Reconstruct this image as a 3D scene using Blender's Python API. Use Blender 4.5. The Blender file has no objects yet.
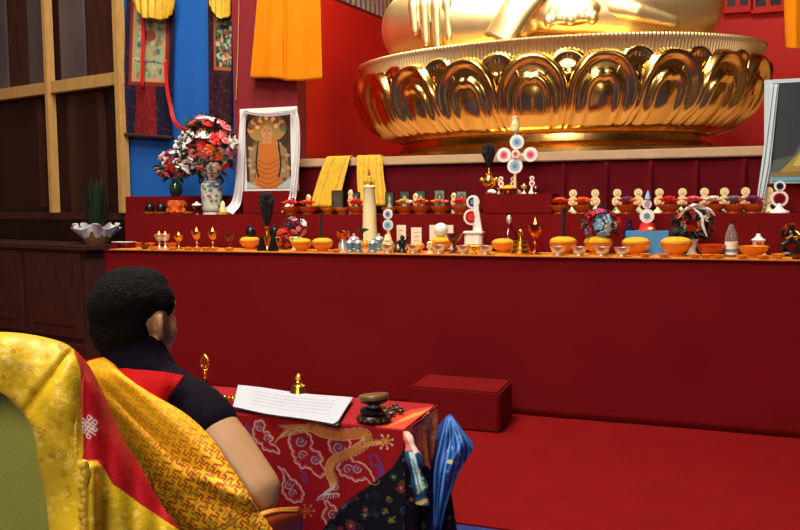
import bpy, math, random
import numpy as np
from math import sin, cos, tan, pi, radians, sqrt, atan2, exp
from mathutils import Vector, Matrix
random.seed(7); np.random.seed(7)
SC = bpy.context.scene
COL = SC.collection
# ------------------------------------------------------------------ camera
FPX, CH = 800.0, 1.4
_y, _p, _r = radians(20), radians(4.5), radians(.45)
CF = np.array([-sin(_y)*cos(_p), cos(_y)*cos(_p), -sin(_p)])
_R0 = np.array([cos(_y), sin(_y), 0.0]); _U0 = np.cross(_R0, CF)
CR = _R0*cos(_r) - _U0*sin(_r); CU = _U0*cos(_r) + _R0*sin(_r)
CC = np.array([0, 0, CH])
def ray(u, v): return CF + CR*(u-400)/FPX - CU*(v-265)/FPX
def px(u, v, Y=None, z=None, Z=None, X=None):
    d = ray(u, v)
    if Z is not None: t = Z
    elif Y is not None: t = Y/d[1]
    elif X is not None: t = X/d[0]
    else: t = (z-CH)/d[2]
    return CC + d*t
def proj(P):
    d = np.asarray(P) - CC; w = d @ CF
    return 400+FPX*(d @ CR)/w, 265-FPX*(d @ CU)/w
def at(u, Y, z):
    a = u-400; dz = z-CH
    X = (FPX*(CR[1]*Y+CR[2]*dz) - a*(CF[1]*Y+CF[2]*dz))/(a*CF[0]-FPX*CR[0])
    return X, Y, z
def mpp(P): return float((np.asarray(P)-CC) @ CF)/FPX
cam = bpy.data.objects.new('camera', bpy.data.cameras.new('camera')); COL.objects.link(cam)
cam.matrix_world = Matrix(((CR[0], CU[0], -CF[0], 0), (CR[1], CU[1], -CF[1], 0), (CR[2], CU[2], -CF[2], CH), (0, 0, 0, 1)))
cam.data.sensor_width = 36; cam.data.lens = 36; cam.data.clip_start = .05
SC.camera = cam
SC.view_settings.view_transform = 'Standard'; SC.view_settings.look = 'None'
SC.view_settings.gamma = 1; SC.view_settings.use_curve_mapping = False
SC.view_settings.exposure = 0.0
# ------------------------------------------------------------------ materials
def lin(c):
    return tuple((x/255/12.92 if x/255 <= .04045 else ((x/255+.055)/1.055)**2.4) for x in c)
MATS = {}
def mat(name, col, rough=.6, metal=0, noise=0, nscale=20, bump=0, bscale=200, sheen=0, trans=0, emit=None, es=0, wave=0, alpha=1, spec=None, coat=0, vcol=False, stretch=None):
    if name in MATS: return MATS[name]
    m = bpy.data.materials.new(name); m.use_nodes = True
    nt = m.node_tree; b = nt.nodes['Principled BSDF']
    c = lin(col)+(1,)
    b.inputs['Base Color'].default_value = c
    b.inputs['Roughness'].default_value = rough; b.inputs['Metallic'].default_value = metal
    if spec is not None: b.inputs['Specular IOR Level'].default_value = spec
    if sheen: b.inputs['Sheen Weight'].default_value = sheen; b.inputs['Sheen Tint'].default_value = c
    if coat: b.inputs['Coat Weight'].default_value = coat
    if trans: b.inputs['Transmission Weight'].default_value = trans; b.inputs['IOR'].default_value = 1.3
    if emit: b.inputs['Emission Color'].default_value = lin(emit)+(1,); b.inputs['Emission Strength'].default_value = es
    if vcol:
        a = nt.nodes.new('ShaderNodeAttribute'); a.attribute_name = 'Col'
        nt.links.new(a.outputs['Color'], b.inputs['Base Color'])
    tc = nt.nodes.new('ShaderNodeTexCoord')
    src = tc.outputs['Object']
    if stretch:
        mp = nt.nodes.new('ShaderNodeMapping'); mp.inputs['Scale'].default_value = stretch
        nt.links.new(src, mp.inputs['Vector']); src = mp.outputs['Vector']
    if noise:
        n = nt.nodes.new('ShaderNodeTexNoise'); n.inputs['Scale'].default_value = nscale; n.inputs['Detail'].default_value = 4
        mx = nt.nodes.new('ShaderNodeMix'); mx.data_type = 'RGBA'; mx.blend_type = 'MULTIPLY'
        mx.inputs[0].default_value = 1
        rp = nt.nodes.new('ShaderNodeValToRGB')
        lo = 1-noise
        rp.color_ramp.elements[0].position = .3; rp.color_ramp.elements[0].color = (lo, lo, lo, 1)
        rp.color_ramp.elements[1].position = .7; rp.color_ramp.elements[1].color = (1, 1, 1, 1)
        nt.links.new(src, n.inputs['Vector']); nt.links.new(n.outputs['Fac'], rp.inputs['Fac'])
        if vcol: nt.links.new(a.outputs['Color'], mx.inputs[6])
        else: mx.inputs[6].default_value = c
        nt.links.new(rp.outputs['Color'], mx.inputs[7]); nt.links.new(mx.outputs[2], b.inputs['Base Color'])
    if bump:
        n2 = nt.nodes.new('ShaderNodeTexNoise'); n2.inputs['Scale'].default_value = bscale; n2.inputs['Detail'].default_value = 3
        bp = nt.nodes.new('ShaderNodeBump'); bp.inputs['Strength'].default_value = bump; bp.inputs['Distance'].default_value = .01
        nt.links.new(src, n2.inputs['Vector']); nt.links.new(n2.outputs['Fac'], bp.inputs['Height']); nt.links.new(bp.outputs['Normal'], b.inputs['Normal'])
    MATS[name] = m
    return m
RED = mat('red_altar_cloth', (117, 14, 19), .85, noise=.10, nscale=3, bump=.15, bscale=160, spec=.1)
CARPET = mat('red_carpet', (130, 16, 18), .95, spec=.08, noise=.14, nscale=5, bump=.5, bscale=300)
CARPETB = mat('blue_carpet', (26, 50, 120), .95, noise=.2, nscale=30, bump=.5, bscale=300)
WALLRED = mat('red_wall_paint', (222, 30, 14), .6, noise=.06, nscale=2)
MAROON = mat('maroon_wall_paint', (134, 18, 30), .8, noise=.1, nscale=3)
DRAPE = mat('dark_red_drape', (98, 12, 22), .85, spec=.1, noise=.15, nscale=6, bump=.2, bscale=150)
WALLBLUE = mat('blue_wall_paint', (18, 96, 186), .6, noise=.12, nscale=2, stretch=(6, 6, .5))
BEIGE = mat('beige_trim', (205, 170, 130), .5, noise=.15, nscale=8)
PINE = mat('pale_pine', (206, 160, 92), .5, noise=.25, nscale=8, stretch=(6, 6, 1))
BROWN = mat('dark_brown_wood', (70, 34, 26), .5, noise=.4, nscale=6, stretch=(5, 5, .6))
PANE = mat('dark_pane', (52, 20, 20), .35, noise=.5, nscale=1.2, stretch=(3, 3, .2))
GREYPANE = mat('grey_pane', (96, 84, 84), .4, noise=.4, nscale=1.5)
PLASTER = mat('room_plaster', (128, 98, 74), .9)
CEIL = mat('ceiling_plaster', (120, 92, 70), .9)
GOLD = mat('polished_gold', (230, 184, 104), .2, 1, noise=.12, nscale=4, bump=.06, bscale=25)
GOLDS = mat('satin_gold', (255, 222, 160), .4, 1, noise=.06, nscale=3)
BRASS = mat('brass', (226, 170, 70), .25, 1)
SILVER = mat('silver', (232, 230, 226), .3, .75)
COPPER = mat('copper', (190, 96, 60), .25, 1)
CREAM = mat('cream_butter', (240, 226, 170), .5)
WHITE = mat('white_porcelain', (240, 238, 232), .35)
CLOTHW = mat('white_silk', (228, 228, 232), .5, sheen=.2)
CURT = mat('orange_curtain_cloth', (232, 136, 10), .8, noise=.1, nscale=5, spec=.1)
YSCARF = mat('yellow_silk', (226, 178, 36), .6, noise=.25, nscale=25, bump=.3, bscale=40, sheen=.3)
ORUN = mat('orange_altar_runner', (232, 150, 50), .55, noise=.3, nscale=30)
YRICE = mat('yellow_rice', (245, 190, 40), .8, noise=.2, nscale=120, bump=.6, bscale=300)
ORBOWL = mat('orange_glaze', (236, 140, 30), .25, coat=.5)
ORDARK = mat('deep_orange_glaze', (218, 100, 28), .3, coat=.4)
AMBER = mat('amber_glass', (190, 60, 16), .12, coat=.6)
WINE = mat('dark_red_glass', (96, 14, 22), .1, coat=.8)
BLACK = mat('black_lacquer', (14, 12, 18), .35)
BLACKM = mat('black_feather', (16, 12, 16), .85)
DBLUE = mat('dark_blue_glass', (16, 24, 66), .15, coat=.5)
BLUEB = mat('blue_box_card', (70, 140, 196), .5)
TEAL = mat('blue_enamel', (96, 150, 176), .3, coat=.4)
REDP = mat('bright_red_petals', (214, 34, 28), .6)
PINKP = mat('pink_petals', (240, 128, 130), .6)
MAGP = mat('magenta_petals', (196, 60, 120), .6)
WHITEP = mat('white_petals', (244, 240, 236), .6)
ORANGEP = mat('orange_petals', (232, 110, 36), .6)
BLUEP = mat('pale_blue_petals', (150, 190, 220), .6)
PURP = mat('purple_petals', (120, 66, 120), .6)
LEAF = mat('dark_leaves', (26, 50, 24), .6, noise=.3, nscale=30)
LEAF2 = mat('mid_leaves', (70, 110, 50), .6, noise=.3, nscale=30)
GREENV = mat('green_glaze', (22, 62, 40), .2, coat=.6)
CARD = mat('white_card', (236, 226, 205), .7)
FLAME = mat('flame', (255, 170, 60), .5, emit=(255, 160, 60), es=6)
GLASS = mat('clear_glass', (235, 225, 220), .05, trans=.85)
SKIN = mat('skin', (184, 140, 100), .5, noise=.12, nscale=14)
HAIR = mat('short_black_hair', (9, 7, 10), .8, spec=.15, noise=.5, nscale=60, bump=1, bscale=220)
VEST = mat('black_vest_cloth', (16, 9, 24), .9, spec=.1, bump=.2, bscale=150)
REDC = mat('red_wool', (172, 16, 20), .9, spec=.1, bump=.3, bscale=150)
OLIVE = mat('olive_upholstery', (160, 164, 66), .8, noise=.1, nscale=10, bump=.2, bscale=200)
PAINT = mat('embroidered_cloth', (255, 255, 255), .7, vcol=True, spec=.2, bump=.25, bscale=350)
SATIN = mat('yellow_brocade', (255, 255, 255), .45, vcol=True, spec=.35, bump=.15, bscale=120)
PRINT = mat('printed_surface', (255, 255, 255), .45, vcol=True)
WICKER = mat('wicker', (150, 108, 60), .7, noise=.4, nscale=60)
STICK = mat('dark_incense', (44, 14, 16), .8)
# ------------------------------------------------------------------ mesh builder
class B:
    def __init__(s): s.v = []; s.f = []
    def add(s, v, f, M=None):
        o = len(s.v)
        for p in v:
            s.v.append(tuple(M @ Vector(p)) if M else tuple(float(a) for a in p))
        s.f += [tuple(i+o for i in q) for q in f]
        return s
    def box(s, c, d, rz=0, bev=0):
        x, y, z = (a/2 for a in d)
        b = min(bev, x*.9, y*.9, z*.9)
        M = Matrix.Translation(c) @ Matrix.Rotation(rz, 4, 'Z')
        if not b:
            v = [(i*x, j*y, k*z) for i in (-1, 1) for j in (-1, 1) for k in (-1, 1)]
            return s.add(v, [(0, 1, 3, 2), (4, 6, 7, 5), (0, 4, 5, 1), (2, 3, 7, 6), (0, 2, 6, 4), (1, 5, 7, 3)], M)
        bm = __import__('bmesh').new()
        bm2 = __import__('bmesh').ops
        bm2.create_cube(bm, size=1)
        for q in bm.verts: q.co = (q.co.x*2*x, q.co.y*2*y, q.co.z*2*z)
        bm2.bevel(bm, geom=bm.edges[:], offset=b, segments=2, affect='EDGES')
        bm.verts.index_update()
        r = s.add([q.co[:] for q in bm.verts], [tuple(w.index for w in q.verts) for q in bm.faces], M); bm.free(); return r
    def lathe(s, prof, c=(0, 0, 0), n=20, M=None, flute=0, fn=8, close=True, sy=1):
        v = []; f = []
        for (r, z) in prof:
            for k in range(n):
                a = 2*pi*k/n; rr = r*(1+flute*cos(fn*a))
                v.append((c[0]+rr*cos(a), c[1]+sy*rr*sin(a), c[2]+z))
        for i in range(len(prof)-1):
            for k in range(n):
                a, b_ = i*n+k, i*n+(k+1) % n
                f.append((a, b_, b_+n, a+n))
        if close:
            if prof[0][0] > 1e-5: f.append(tuple(reversed(range(n))))
            if prof[-1][0] > 1e-5: f.append(tuple(range((len(prof)-1)*n, len(prof)*n)))
        return s.add(v, f, M)
    def sph(s, c, r, n=12, M=None):
        rx, ry, rz = (r, r, r) if not hasattr(r, '__len__') else r
        v = []; f = []; m = max(4, n//2)
        for i in range(m+1):
            t = pi*i/m
            for k in range(n):
                a = 2*pi*k/n
                p = Vector((rx*sin(t)*cos(a), ry*sin(t)*sin(a), -rz*cos(t)))
                if M: p = M @ p
                v.append((c[0]+p.x, c[1]+p.y, c[2]+p.z))
        for i in range(m):
            for k in range(n):
                f.append((i*n+k, i*n+(k+1) % n, (i+1)*n+(k+1) % n, (i+1)*n+k))
        return s.add(v, f)
    def cap(s, p, q, r0, r1, n=12):
        p = Vector(p); q = Vector(q); d = (q-p)
        if d.length < 1e-6: return s
        M = Matrix.Translation(p) @ d.to_track_quat('Z', 'Y').to_matrix().to_4x4()
        L = d.length; pr = []
        for i in range(5): t = pi/2*i/4; pr.append((r0*sin(t), -r0*cos(t)))
        for i in range(5): t = pi/2*i/4; pr.append((r1*cos(t), L+r1*sin(t)))
        return s.lathe(pr, n=n, M=M)
    def chain(s, pts, rs, n=12):
        for i in range(len(pts)-1): s.cap(pts[i], pts[i+1], rs[i], rs[i+1], n)
        return s
    def tube(s, pts, r, n=8):
        pts = [Vector(p) for p in pts]; v = []; f = []
        for i, p in enumerate(pts):
            d = (pts[min(i+1, len(pts)-1)]-pts[max(i-1, 0)]).normalized()
            a = d.cross(Vector((0, 0, 1)))
            if a.length < .05: a = d.cross(Vector((0, 1, 0)))
            a.normalize(); b = d.cross(a)
            rr = r[i] if hasattr(r, '__len__') else r
            for k in range(n):
                t = 2*pi*k/n; v.append(p+a*rr*cos(t)+b*rr*sin(t))
        for i in range(len(pts)-1):
            for k in range(n):
                f.append((i*n+k, i*n+(k+1) % n, (i+1)*n+(k+1) % n, (i+1)*n+k))
        f.append(tuple(reversed(range(n)))); f.append(tuple(range((len(pts)-1)*n, len(pts)*n)))
        return s.add(v, f)
    def slab(s, pts, t, M=None):
        # outline in local x,z extruded along y by t (centred)
        n = len(pts)
        v = [(x, -t/2, z) for x, z in pts]+[(x, t/2, z) for x, z in pts]
        f = [tuple(range(n)), tuple(reversed(range(n, 2*n)))]+[(i, i+n, (i+1) % n+n, (i+1) % n) for i in range(n)]
        return s.add(v, f, M)
    def disc(s, c, r, t, n=24, M=None):
        # round disc facing -y
        return s.slab([(c[0]+r*cos(2*pi*k/n), c[2]+r*sin(2*pi*k/n)) for k in range(n)], t, Matrix.Translation((0, c[1], 0)) if not M else M @ Matrix.Translation((0, c[1], 0)))
    def build(s, name, m, parent=None, loc=None, smooth=True, off=None, remesh=0, sm=0, subd=0, fix=True):
        me = bpy.data.meshes.new(name)
        V = s.v
        if off is not None: V = [(a-off[0], b-off[1], c-off[2]) for a, b, c in V]
        me.from_pydata(V, [], s.f); me.update()
        if fix:
            import bmesh
            bm = bmesh.new(); bm.from_mesh(me); bmesh.ops.recalc_face_normals(bm, faces=bm.faces[:]); bm.to_mesh(me); bm.free()
        if smooth:
            me.polygons.foreach_set('use_smooth', [True]*len(me.polygons))
            if not remesh: me.set_sharp_from_angle(angle=radians(42))
        me.materials.append(m)
        o = bpy.data.objects.new(name, me); COL.objects.link(o)
        if parent: o.parent = parent
        if loc is not None: o.location = loc
        if remesh:
            q = o.modifiers.new('r', 'REMESH'); q.mode = 'VOXEL'; q.voxel_size = remesh; q.use_smooth_shade = True
            if sm:
                q = o.modifiers.new('s', 'SMOOTH'); q.iterations = sm; q.factor = .5
        if subd:
            q = o.modifiers.new('sub', 'SUBSURF'); q.levels = subd; q.render_levels = subd
        return o
def tag(o, label=None, cat=None, group=None, kind=None):
    if label: o['label'] = label
    if cat: o['category'] = cat
    if group: o['group'] = group
    if kind: o['kind'] = kind
    return o
def thing(name, label, cat, loc=(0, 0, 0), rz=0, group=None):
    o = bpy.data.objects.new(name, None); COL.objects.link(o); o.empty_display_size = .05
    o.location = tuple(float(a) for a in loc); o.rotation_euler = (0, 0, rz)
    return tag(o, label, cat, group)
KIDS = {}
def copy_tree(o, parent=None):
    c = o.copy(); COL.objects.link(c); c.parent = parent
    for ch in [q for q in bpy.data.objects if q.parent == o]: copy_tree(ch, c)
    return c
def struct(name, b, m, **k):
    return tag(b.build(name, m, **k), kind='structure')
PROTO = {}
def inst(key, maker, loc, label, group=None, rz=0, sc=1):
    if key not in PROTO:
        o = maker(); PROTO[key] = o
    else:
        o = copy_tree(PROTO[key])
        if 'group' in o and not group: del o['group']
    o.location = tuple(float(a) for a in loc); o.rotation_euler = (0, 0, rz); o.scale = (sc, sc, sc) if not hasattr(sc, '__len__') else sc
    o['label'] = label
    if group: o['group'] = group
    return o
# ------------------------------------------------------------------ canvases (surface pattern as colour attributes)
class Canvas:
    def __init__(s, u0, v0, u1, v1, k, bg):
        s.u0, s.v0, s.k = u0, v0, k
        s.W = int((u1-u0)*k)+1; s.H = int((v1-v0)*k)+1
        s.a = np.zeros((s.H, s.W, 3), np.float32); s.a[:] = lin(bg)
        yy, xx = np.mgrid[0:s.H, 0:s.W]; s.U = xx/k+u0; s.V = yy/k+v0
    def seg(s, p, q, w, c):
        k = s.k
        x0 = max(0, int((min(p[0], q[0])-w-s.u0)*k)-1); x1 = min(s.W, int((max(p[0], q[0])+w-s.u0)*k)+2)
        y0 = max(0, int((min(p[1], q[1])-w-s.v0)*k)-1); y1 = min(s.H, int((max(p[1], q[1])+w-s.v0)*k)+2)
        if x1 <= x0 or y1 <= y0: return
        U = s.U[y0:y1, x0:x1]; V = s.V[y0:y1, x0:x1]
        dx, dy = q[0]-p[0], q[1]-p[1]; L = dx*dx+dy*dy+1e-9
        t = np.clip(((U-p[0])*dx+(V-p[1])*dy)/L, 0, 1)
        d = np.hypot(U-p[0]-t*dx, V-p[1]-t*dy)
        al = np.clip((w/2-d)*k+.5, 0, 1)[..., None]
        s.a[y0:y1, x0:x1] = s.a[y0:y1, x0:x1]*(1-al)+np.array(lin(c))*al
    def line(s, pts, w, c, smooth=True, closed=False):
        if closed: pts = list(pts)+[pts[0]]
        if smooth and len(pts) > 2: pts = spline(pts, 6)
        for i in range(len(pts)-1): s.seg(pts[i], pts[i+1], w, c)
    def poly(s, pts, c):
        ins = np.zeros(s.U.shape, bool); n = len(pts)
        for i in range(n):
            x0, y0 = pts[i][:2]; x1, y1 = pts[(i+1) % n][:2]
            if y0 == y1: continue
            cr = ((y0 > s.V) != (y1 > s.V)) & (s.U < (x1-x0)*(s.V-y0)/(y1-y0)+x0)
            ins ^= cr
        s.a[ins] = lin(c) if not callable(c) else c(s.U[ins], s.V[ins])
        return ins
    def ell(s, c, rx, ry, col):
        m = ((s.U-c[0])/rx)**2+((s.V-c[1])/ry)**2 < 1; s.a[m] = lin(col)
    def spiral(s, c, r, w, col, turns=1.6, d=1, ph=0):
        s.line([(c[0]+r*(1-i/24)*cos(ph+d*2*pi*turns*i/24), c[1]+r*(1-i/24)*sin(ph+d*2*pi*turns*i/24)) for i in range(22)], w, col, smooth=False)
    def noise(s, amp, sc):
        n = vnoise(s.U*sc, s.V*sc)[..., None]; s.a *= (1-amp+2*amp*n)
    def sample(s, u, v):
        x = np.clip(((u-s.u0)*s.k), 0, s.W-1.001); y = np.clip(((v-s.v0)*s.k), 0, s.H-1.001)
        i = x.astype(int); j = y.astype(int); fx = (x-i)[:, None]; fy = (y-j)[:, None]; a = s.a
        i1 = np.minimum(i+1, s.W-1); j1 = np.minimum(j+1, s.H-1)
        return (a[j, i]*(1-fx)+a[j, i1]*fx)*(1-fy)+(a[j1, i]*(1-fx)+a[j1, i1]*fx)*fy
_T = np.random.rand(256, 256).astype(np.float32)
def vnoise(x, y):
    i = np.floor(x).astype(int); j = np.floor(y).astype(int); fx = x-i; fy = y-j
    fx = fx*fx*(3-2*fx); fy = fy*fy*(3-2*fy)
    g = lambda a, b: _T[b % 256, a % 256]
    return (g(i, j)*(1-fx)+g(i+1, j)*fx)*(1-fy)+(g(i, j+1)*(1-fx)+g(i+1, j+1)*fx)*fy
def spline(pts, n):
    P = np.array(pts, float); out = []
    Q = np.vstack([2*P[0]-P[1], P, 2*P[-1]-P[-2]])
    for i in range(1, len(Q)-2):
        a, b, c, d = Q[i-1], Q[i], Q[i+1], Q[i+2]
        for k in range(n):
            t = k/n
            out.append(.5*((2*b)+(-a+c)*t+(2*a-5*b+4*c-d)*t*t+(-a+3*b-3*c+d)*t**3))
    out.append(Q[-2]); return [tuple(p) for p in out]
def cr_resample(P, N):
    # P (k, ..., 3) -> N rows along axis 0
    k = P.shape[0]
    if k == 2: 
        t = np.linspace(0, 1, N).reshape((N,)+(1,)*(P.ndim-1)); return P[0]*(1-t)+P[1]*t
    Q = np.concatenate([2*P[:1]-P[1:2], P, 2*P[-1:]-P[-2:-1]])
    x = np.linspace(0, k-1-1e-9, N); i = x.astype(int); t = (x-i).reshape((N,)+(1,)*(P.ndim-1))
    a, b, c, d = Q[i], Q[i+1], Q[i+2], Q[i+3]
    return .5*((2*b)+(-a+c)*t+(2*a-5*b+4*c-d)*t*t+(-a+3*b-3*c+d)*t**3)
def grid_obj(name, W, m, D=None, canvas=None, colfn=None, parent=None, off=(0, 0, 0), thick=0, mask=None):
    """W (n,m,3) world points; D (n,m,2) pattern coordinates; colour from a canvas or a function"""
    n, k = W.shape[:2]
    V = W.reshape(-1, 3)-np.array(off)
    idx = np.arange(n*k).reshape(n, k)
    F = np.stack([idx[:-1, :-1], idx[1:, :-1], idx[1:, 1:], idx[:-1, 1:]], -1).reshape(-1, 4)
    if mask is not None: F = F[mask[:-1, :-1].reshape(-1)]
    me = bpy.data.meshes.new(name)
    me.vertices.add(len(V)); me.vertices.foreach_set('co', V.astype(np.float32).ravel())
    me.loops.add(F.size); me.loops.foreach_set('vertex_index', F.astype(np.int32).ravel())
    me.polygons.add(len(F)); me.polygons.foreach_set('loop_start', np.arange(0, F.size, 4, dtype=np.int32))
    me.update(calc_edges=True); me.validate()
    me.polygons.foreach_set('use_smooth', [True]*len(me.polygons))
    if canvas is not None or colfn is not None:
        d = D.reshape(-1, 2)
        c = canvas.sample(d[:, 0], d[:, 1]) if canvas is not None else colfn(d[:, 0], d[:, 1])
        at_ = me.color_attributes.new('Col', 'FLOAT_COLOR', 'POINT')
        at_.data.foreach_set('color', np.hstack([c, np.ones((len(c), 1))]).astype(np.float32).ravel())
    me.materials.append(m)
    o = bpy.data.objects.new(name, me); COL.objects.link(o)
    if parent: o.parent = parent
    if thick:
        q = o.modifiers.new('t', 'SOLIDIFY'); q.thickness = thick; q.offset = 0
    return o
def patch_pts(rows, N, M, disp=None):
    P = np.array(rows, float)
    P = cr_resample(P, N); P = np.swapaxes(cr_resample(np.swapaxes(P, 0, 1), M), 0, 1)
    if disp is not None:
        s = np.linspace(0, 1, N)[:, None]; t = np.linspace(0, 1, M)[None, :]
        P[..., 2] += disp(s, t, P[..., 0], P[..., 1])
    d = CF+CR*((P[..., 0:1]-400)/FPX)-CU*((P[..., 1:2]-265)/FPX)
    return CC+d*P[..., 2:3], P[..., :2]
# ================================================================== THE ROOM
YF, ZT1, ZT2, ZLED = 5.09, 1.04, 1.31, 1.765      # altar front, first step top, second step top, rear ledge top
YT2, YLED = 5.59, 6.09
XL = -4.32
struct('floor', B().box((-1.5, 4.4, -.05), (18, 16, .1)), CARPETB)
struct('trim_1', B().box((-1.5, 3.262+4.37, .004), (17.6, 8.74, .008)), CARPET)     # the red carpet laid over it
struct('ceiling', B().box((-1.5, 4.4, 7.55), (18, 16, .1)), CEIL)
struct('wall_right', B().box((7.45, 4.4, 3.75), (.1, 16, 7.5)), PLASTER)
struct('wall_left', B().box((-10.45, 4.4, 3.75), (.1, 16, 7.5)), PLASTER)
struct('wall_front', B().box((-1.5, -3.55, 3.75), (18, .1, 7.5)), PLASTER)
# rear wall, red behind the statue
struct('wall_back', B().box((1.75, 10.56, 3.75), (11.1, .1, 7.5)), WALLRED)
struct('wall_gallery', B().box((-6.8, 12.3, 3.75), (7.3, .1, 7.5)), WALLBLUE)
# window high on the rear wall with small dark panes
for n, (u0, u1) in enumerate(((725, 750), (753, 783))):
    a = px(u0, 11, Y=10.45); b = px(u1, 11, Y=10.45)
    w = b[0]-a[0]; zc = a[2]+.55
    g = struct('window_%d' % (n+1), B().box(((a[0]+b[0])/2, 10.46, zc), (w, .04, 1.06)), PANE)
    f = B()
    for x in (a[0], (a[0]+b[0])/2, b[0]): f.box((x, 10.43, zc), (.05, .06, 1.16))
    for z in (zc-.55, zc, zc+.55): f.box(((a[0]+b[0])/2, 10.43, z), (w+.05, .055, .07))
    f.build('window_frame', WALLRED, parent=g)
# maroon pier on the left of the statue and the low red gallery wall running back from it
XP = -3.1
xpl = px(232, 100, Y=6.02)[0]
struct('wall_pier', B().box(((xpl+XP)/2, 6.13, 3.75), (XP-xpl, .16, 7.5)), MAROON)
TG = .135; gx = lambda y: XP-TG*(y-6.05); gz = lambda y: 3.33+.125*(y-7.18)
_o = B().add([(gx(y)+dx, y, z) for y in (6.215, 10.5) for dx in (-.15, 0) for z in (0, gz(y))], [(0, 2, 3, 1), (4, 5, 7, 6), (0, 4, 6, 2), (1, 3, 7, 5), (0, 1, 5, 4), (2, 6, 7, 3)])
struct('wall_gallery_side', _o, WALLRED)
rail = thing('gallery_railing', 'tan wooden balustrade on top of the sloping red side wall, upper middle-left', 'railing', (gx(8.4)-.075, 8.4, gz(8.4)))
rail.rotation_euler = (atan2(.125, 1), 0, atan2(TG, 1))
B().box((0, 0, .98), (.12, 3.9, .06), bev=.01).build('handrail', PINE, parent=rail)
B().box((0, 0, .02), (.13, 3.9, .04)).build('bottom_rail', BROWN, parent=rail)
b0 = B().lathe([(.022, .03), (.022, .25), (.034, .34), (.022, .45), (.03, .6), (.022, .75), (.022, .96)], n=8)
for i in range(18):
    if i == 0: bo = b0.build('baluster', PINE, parent=rail)
    else: bo = bo.copy(); COL.objects.link(bo)
    bo.location = (0, -1.85+i*.215, 0)
# blue wall behind the left end of the altar
xb0 = px(124, 100, Y=6.3)[0]
struct('wall_blue', B().box(((xb0+xpl)/2, 6.37, 3.75), (xpl-xb0+.1, .1, 7.5)), WALLBLUE)
struct('trim_2', B().tube([px(239, 0, Y=6.03)+np.array([0, 0, .6]), px(239, 0, Y=6.03), px(238, 50, Y=6.03), px(236, 100, Y=6.03)], .004, 6), PINE)
# ---- timber partition, turned towards the left
PA = px(124, 72, Y=6.27); ang = pi-radians(13)
pd = np.array([cos(ang), sin(ang), 0])
def onpart(u, v):     # point on the plane of the partition
    d = ray(u, v); nrm = np.array([-pd[1], pd[0], 0]); t = ((PA-CC) @ nrm)/(d @ nrm); return CC+d*t
rz = ang-pi
ctr = PA+pd*1.9
zb = onpart(60, 213)[2]
struct('wall_partition', B().box((ctr[0], ctr[1]+.12, 3.2), (3.9, .06, 6.4), rz=rz), PANE)
def vpost(u, z0, z1, w, m, nm, dy=0):
    p = onpart(u, 150); return struct(nm, B().box((p[0], p[1]-dy, (z0+z1)/2), (w, .09, z1-z0), rz=rz, bev=.006), m)
vpost(125, zb, 5.5, .075, PINE, 'trim_3', .03)
vpost(54, zb, 5.5, .06, PINE, 'trim_4', .02)
zh = PA[2]
for i, (z, w, m) in enumerate(((zh-.055, .12, PINE), (zb-.03, .07, BROWN))):
    struct('trim_%d' % (5+i), B().box((ctr[0], ctr[1]-.0, z), (3.85, .075, w), rz=rz, bev=.005), m)
# panes: dark wood boards and grey glass between the posts
for i, (u0, u1, m) in enumerate(((56, 80, GREYPANE), (24, 46, GREYPANE), (-12, 2, GREYPANE), (84, 116, BROWN), (5, 22, BROWN))):
    p = onpart(u0, 40); q = onpart(u1, 40); c = (p+q)/2
    struct('window_%d' % (3+i), B().box((c[0], c[1]+.07, zh+1.45), (abs(q[0]-p[0])*1.02, .03, 2.9), rz=rz), m)
for i, u in enumerate((37, 98)):
    p = onpart(u, 150); struct('trim_%d' % (7+i), B().box((p[0], p[1]+.07, (zb+zh)/2-.04), (.09, .03, zh-zb-.2), rz=rz), BROWN)
# low dark cupboards below the partition
cab = thing('low_cupboard', 'long dark brown wooden cupboard under the panelled partition at left', 'cupboard', (ctr[0], ctr[1]-.28, 0.008), rz=rz)
B().box((0, 0, .55), (3.7, .46, .86), bev=.006).build('body', BROWN, parent=cab)
B().box((0, -.01, 1.0), (3.8, .52, .045), bev=.006).build('cupboard_top', BROWN, parent=cab)
B().box((0, -.02, .06), (3.74, .5, .12), bev=.006).build('plinth', BROWN, parent=cab)
for i in range(4):
    d = B().box((-1.38+i*.92, -.24, .56), (.84, .025, .78), bev=.005).box((-1.38+i*.92, -.256, .56), (.62, .012, .56), bev=.004).build('door', BROWN, parent=cab)
# ---- the stepped altar
XR = 3.6
al = thing('altar_steps', 'long red cloth covered stepped altar running across the hall', 'altar', ((XL+XR)/2, 5.6, .008))
def ab(x0, x1, y0, y1, z0, z1, nm, m, bev=.008):
    return B().box(((x0+x1)/2, (y0+y1)/2, (z0+z1)/2), (x1-x0, y1-y0, z1-z0), bev=bev).build(nm, m, parent=al, off=al.location)
# cloth skirts with real shallow folds
def skirt(x0, x1, Y, z0, z1, nm, amp, m, nx=500, nz=24, freq=2.2):
    x = np.linspace(x0, x1, nx)[None, :]; t = np.linspace(0, 1, nz)[:, None]
    y = Y - amp*(vnoise(x*freq+10, t*2.5)-.3)*(t**.6) - amp*.5*vnoise(x*freq*3+40, t*1.5+3)*t
    W = np.stack([np.broadcast_to(x, y.shape), y, z1-(z1-z0)*np.broadcast_to(t, y.shape)], -1)
    return grid_obj(nm, W, m, parent=al, off=al.location, thick=.004)
ab(XL, XR, YF+.02, 6.0, .01, ZT1-.004, 'lower_step', RED)
skirt(XL-.004, XR, YF+.012, .012, ZT1, 'cloth_skirt', .022, RED)
ab(XL-.012, XR, YF-.006, YF+.5, ZT1-.003, ZT1+.004, 'table_runner', RED, .002)
ab(px(124, 214, Y=YT2)[0], XR, YT2, 6.03, ZT1+.002, ZT2, 'upper_step', RED)
zl = 1.468; xt3 = px(124, 196, Y=5.95)[0]
ab(xt3, XP-.05, 5.96, 6.30-.26, ZT2-.05, zl, 'back_riser', RED)
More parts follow.
